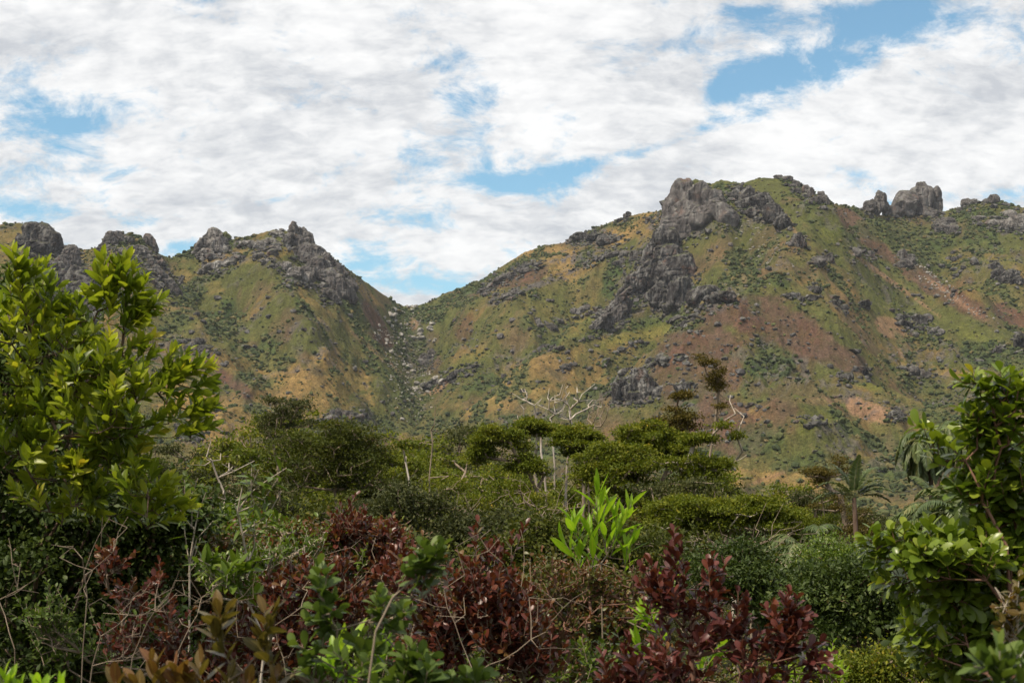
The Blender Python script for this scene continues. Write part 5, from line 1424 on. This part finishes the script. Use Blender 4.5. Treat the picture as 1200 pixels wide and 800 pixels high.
shrub("olive bronze sprig with big oval leaves close to the viewer at bottom left", [(250, 780, 30, 20)], 3.0, 0, (0.062, 0.028), LM_OLIVE, BK_TAN, name="sprig", cat="twig", expo=0.25, nl=8, slen=0.08, kind='oval', spread=(14, 52), up=1,
      extra=[(255, 712, 0, 1), (268, 715, .4, 1), (248, 735, -.3, 1), (310, 715, 0, 1), (320, 718, .4, 1), (302, 745, -.3, 1), (135, 792, -.2, 1), (155, 795, -.3, 1), (178, 770, 0, 1), (205, 780, -.2, 1), (218, 785, .2, 1), (235, 775, 0, 1), (270, 790, .3, 1), (240, 800, 0, 1), (325, 790, 0, 1), (290, 795, 0, 1), (190, 800, 0, 1)],
      base=(240, 3.0), trunk=[(243, 860), (245, 810)], step=0.05, rtip=0.0013)
shrub("bright lime sapling with upright long leaves above the reddish shrub", [(700, 620, 10, 10)], 7.1, 0, (0.165, 0.036), LM_LIME, BK_TAN, name="sapling", cat="sapling", nl=5, slen=0.13, kind='lance', spread=(8, 34), up=1, flat=0.1,
      extra=[(699, 572, 0, 1), (703, 590, .2, 1), (668, 608, -.3, 1), (672, 612, .1, 1), (712, 590, .3, 1), (740, 590, .3, 1), (735, 605, .6, .8), (720, 600, 0, 1), (690, 615, -.2, 1), (745, 630, .4, .9), (735, 640, .1, 1), (662, 635, -.5, .9), (680, 640, 0, 1), (708, 620, 0, 1), (725, 625, .3, 1), (695, 640, 0, 1)],
      base=(705, 7.1), trunk=[(706, 740), (704, 660)], step=0.08, rtip=0.0022, expo=0.2)
shrub("yellow green blade leaved seedling standing among the green sprigs at the bottom", [(410, 760, 10, 10)], 3.5, 0, (0.115, 0.026), LM_LIME, BK_TAN, name="seedling", cat="seedling", nl=4, slen=0.05, kind='blade', spread=(12, 34), up=1, flat=0.1,
      extra=[(392, 770, -.4, 1), (402, 762, -.1, 1), (430, 770, .8, .9), (440, 778, .6, .8), (398, 790, -.5, .8), (415, 795, .3, 1)], base=(412, 3.5), trunk=[(412, 850), (412, 815)], step=0.06)
shrub("yellow green leaves poking up at the bottom left corner", [(30, 800, 10, 10)], 3.0, 0, (0.055, 0.020), LM_LIME, BK_TAN, name="seedling", cat="seedling", nl=5, slen=0.05, kind='blade', spread=(8, 36), up=1, flat=0.1,
      extra=[(5, 790, -.3, 1), (12, 796, .2, 1), (42, 800, -.2, 1), (52, 802, .3, 1), (70, 800, .1, 1), (24, 808, 0, 1)], base=(36, 3.0), trunk=[(36, 870), (36, 830)], step=0.05)
shrub("lime green leaves showing under the plum leaved shrub", [(830, 760, 20, 16), (760, 720, 20, 14)], 5.2, 5, (0.10, 0.022), LM_LIME, BK_TAN, name="seedling", cat="seedling", nl=6, slen=0.08, kind='lance', spread=(10, 50), up=1, flat=0.2,
      extra=[(828, 755, 0, 1), (845, 752, .6, .8), (818, 775, -.3, 1), (790, 665, 0, 1), (760, 720, .8, .3), (768, 735, -.5, .7), (745, 750, -.3, .9)], base=(800, 5.2), trunk=[(805, 860), (810, 800)])
shrub("bright green leafy shoots at the right end of the plum leaved shrub", [(965, 765, 20, 20), (980, 780, 16, 14), (930, 780, 20, 12)], 5.6, 26, (0.042, 0.012), LM_LIME, BK_TAN, name="seedling", cat="seedling", nl=9, slen=0.1, kind='lance', spread=(18, 60), up=0.9, base=(965, 5.6))
shrub("broad leaved bright green plant in front of the tangled bush at left", [(265, 670, 30, 18), (240, 655, 18, 10), (290, 660, 20, 12), (285, 690, 22, 12)], 6.6, 22, (0.10, 0.034), LM_GREEN, BK_PALE, name="seedling", cat="shrub", nl=5, slen=0.07, kind='oval', spread=(25, 75), up=0.7, flat=0.4)
shrub("thin pale stemmed plant with long drooping green leaves left of the broad dark tree", [(310, 570, 10, 10)], 7.5, 0, (0.115, 0.034), LM_GREEN, BK_PALE, name="thin_shrub", cat="shrub", nl=6, slen=0.14, kind='lance', spread=(55, 125), up=1, flat=0.5,
      extra=[(295, 545, 0, 1), (303, 550, .3, 1), (288, 562, -.3, 1), (336, 548, .8, .6), (326, 560, .6, .5), (310, 585, 0, 1), (285, 600, -.5, 1), (275, 590, -.4, 1), (330, 575, .5, 1), (298, 610, 0, 1)],
      base=(305, 7.5), trunk=[(292, 740), (290, 660), (284, 625), (278, 600), (284, 570)], step=0.12, rtip=0.0032, expo=0.3)
shrub("second thin stemmed plant with reddish shoot tips beside the left tree", [(225, 590, 10, 10)], 7.8, 0, (0.085, 0.026), LM_GREEN, BK_PALE, name="thin_shrub", cat="shrub", nl=7, slen=0.13, kind='lance', spread=(45, 110), up=1, flat=0.5,
      extra=[(216, 562, 0, 1), (232, 560, .3, 1), (205, 580, -.4, 1), (242, 575, .4, 1), (225, 590, 0, 1), (250, 610, .6, .8), (215, 610, -.2, 1), (235, 630, .3, 1)],
      base=(222, 7.8), trunk=[(222, 740), (222, 660), (228, 620)], step=0.12, rtip=0.003, expo=0.3)
shrub("rusty orange leaved twig hanging at the lower right edge", [(1180, 700, 20, 30)], 4.2, 8, (0.042, 0.021), LM_OLIVE, BK_PALE, name="sprig", cat="twig", expo=0.25, nl=7, slen=0.09, kind='oval', spread=(25, 70), up=0.6,
      extra=[(1195, 672, 0, 1), (1190, 690, .2, 1), (1175, 705, -.4, .8), (1165, 712, -.6, .7), (1185, 730, .2, .9), (1172, 735, -.5, .4), (1195, 715, .4, 1)], base=(1200, 4.2), trunk=[(1200, 850), (1195, 770)], step=0.08)
shrub("blurred olive leaf cluster nearest the viewer in the bottom right corner", [(1180, 780, 20, 14)], 2.5, 0, (0.052, 0.020), LM_SPRIG, BK_PALE, name="sprig", cat="twig", expo=0.25, nl=9, slen=0.06, kind='oval', spread=(20, 62), up=1,
      extra=[(1172, 755, 0, 1), (1150, 770, -.8, .5), (1165, 775, -.3, .8), (1185, 775, .4, 1), (1195, 765, .5, 1), (1140, 780, -.8, .1), (1180, 795, 0, 1), (1200, 790, .4, .8)], base=(1185, 2.5), trunk=[(1190, 900), (1186, 820)], step=0.05, rtip=0.0015)

# bare pale twigs, each stem set a shrub of its own
def twigs(label, base_u, d, trunk, tips, n=24, sp=18, bark=None):
    SEED[0] += 1; rs = np.random.RandomState(SEED[0])
    q = P(base_u, 600, d); b = np.array([q[0], q[1], gz_at(q[0], q[1]) - 0.05])
    tr = [P(t[0], t[1], d) for t in trunk]
    tp = [P(t[0], t[1], d + rs.uniform(-.15, .15)) for t in tips]
    for t in tips:
        for _ in range(n):
            tp.append(P(t[0] + rs.normal() * sp, t[1] + abs(rs.normal()) * sp * 1.6, d + rs.uniform(-.3, .3)))
    sk = skeleton(b, np.array(tp), rs, step=0.06, trunk=tr, pull=0.12, bend=0.07)
    o = thing("bare_shrub", b, label, "bare shrub")
    skel_mesh("branches", sk, 0.0009, 0.30, bark or BK_TAN, o, b, 5, 0.02)
    return o
twigs("bare pale twin stems at the far left in front of the dark bush", 18, 6.0, [(18, 830), (17, 760)], [(14, 660), (10, 630), (24, 658), (20, 690), (50, 665), (6, 700)], n=1, sp=8)
twigs("tall bare pale stem forking in front of the dark bush at lower left", 96, 6.0, [(94, 830), (97, 760), (102, 700)], [(120, 606), (118, 640), (150, 605), (60, 638), (86, 640), (135, 640), (98, 690), (108, 668)], n=2, sp=10)
twigs("bushy clump of bare pale twigs fanning right at lower left", 112, 6.2, [(100, 840), (108, 780), (118, 745)], [(155, 700), (165, 690), (150, 720), (135, 705), (170, 745), (120, 700), (180, 690), (150, 760)], n=3, sp=12)
twigs("bare pale stem slanting right of the twig clump at lower left", 148, 6.0, [(146, 835), (155, 770), (172, 730)], [(186, 682), (210, 668), (195, 690), (152, 690), (175, 700), (205, 680)], n=1, sp=10)
twigs("bare twigs poking through the maroon leaves left of centre", 340, 6.8, [(338, 860), (335, 790)], [(345, 650), (375, 640), (300, 700), (420, 650), (385, 690), (440, 630), (320, 720), (360, 720), (410, 690), (430, 730)], n=3, sp=18)
twigs("bare twigs poking through the maroon leaves at the centre", 560, 5.6, [(560, 860), (556, 790)], [(535, 640), (575, 620), (610, 620), (520, 690), (620, 700), (590, 660), (545, 720), (660, 700), (640, 740), (690, 690)], n=2, sp=18)
twigs("slanting bare branches left of the broad leaved bright green plant", 225, 6.4, [(190, 850), (205, 770), (222, 735)], [(246, 695), (262, 680), (230, 660), (300, 668), (236, 700), (205, 690)], n=4, sp=14, bark=BK_TAN)

# fillers of the thicket floor
shrub("low bright green shrub between the maroon leaves at the bottom centre", [(450, 770, 60, 30), (560, 770, 70, 26), (640, 790, 60, 26), (480, 690, 40, 30), (700, 760, 50, 30)], 6.6, 170, (0.042, 0.019), LM_GREEN, BK_TAN, nl=8, slen=0.12, kind='oval', spread=(20, 70), up=0.8, shell=0.2)
shrub("low mixed green shrub under the bare twigs at lower left", [(120, 750, 60, 36), (180, 710, 50, 40), (60, 720, 50, 50), (220, 760, 50, 30)], 7.2, 170, (0.040, 0.020), LM_SPRIG, BK_TAN, nl=8, slen=0.12, kind='oval', spread=(20, 70), up=0.8, shell=0.2)
shrub("leafy yellow green shrub beneath the tangled bush left of centre", [(300, 650, 60, 24), (360, 630, 60, 20), (250, 660, 40, 30), (420, 650, 50, 26), (330, 700, 60, 30)], 8.2, 200, (0.046, 0.020), LM_GREEN, BK_PALE, nl=8, slen=0.14, kind='oval', spread=(20, 70), up=0.8, shell=0.2)
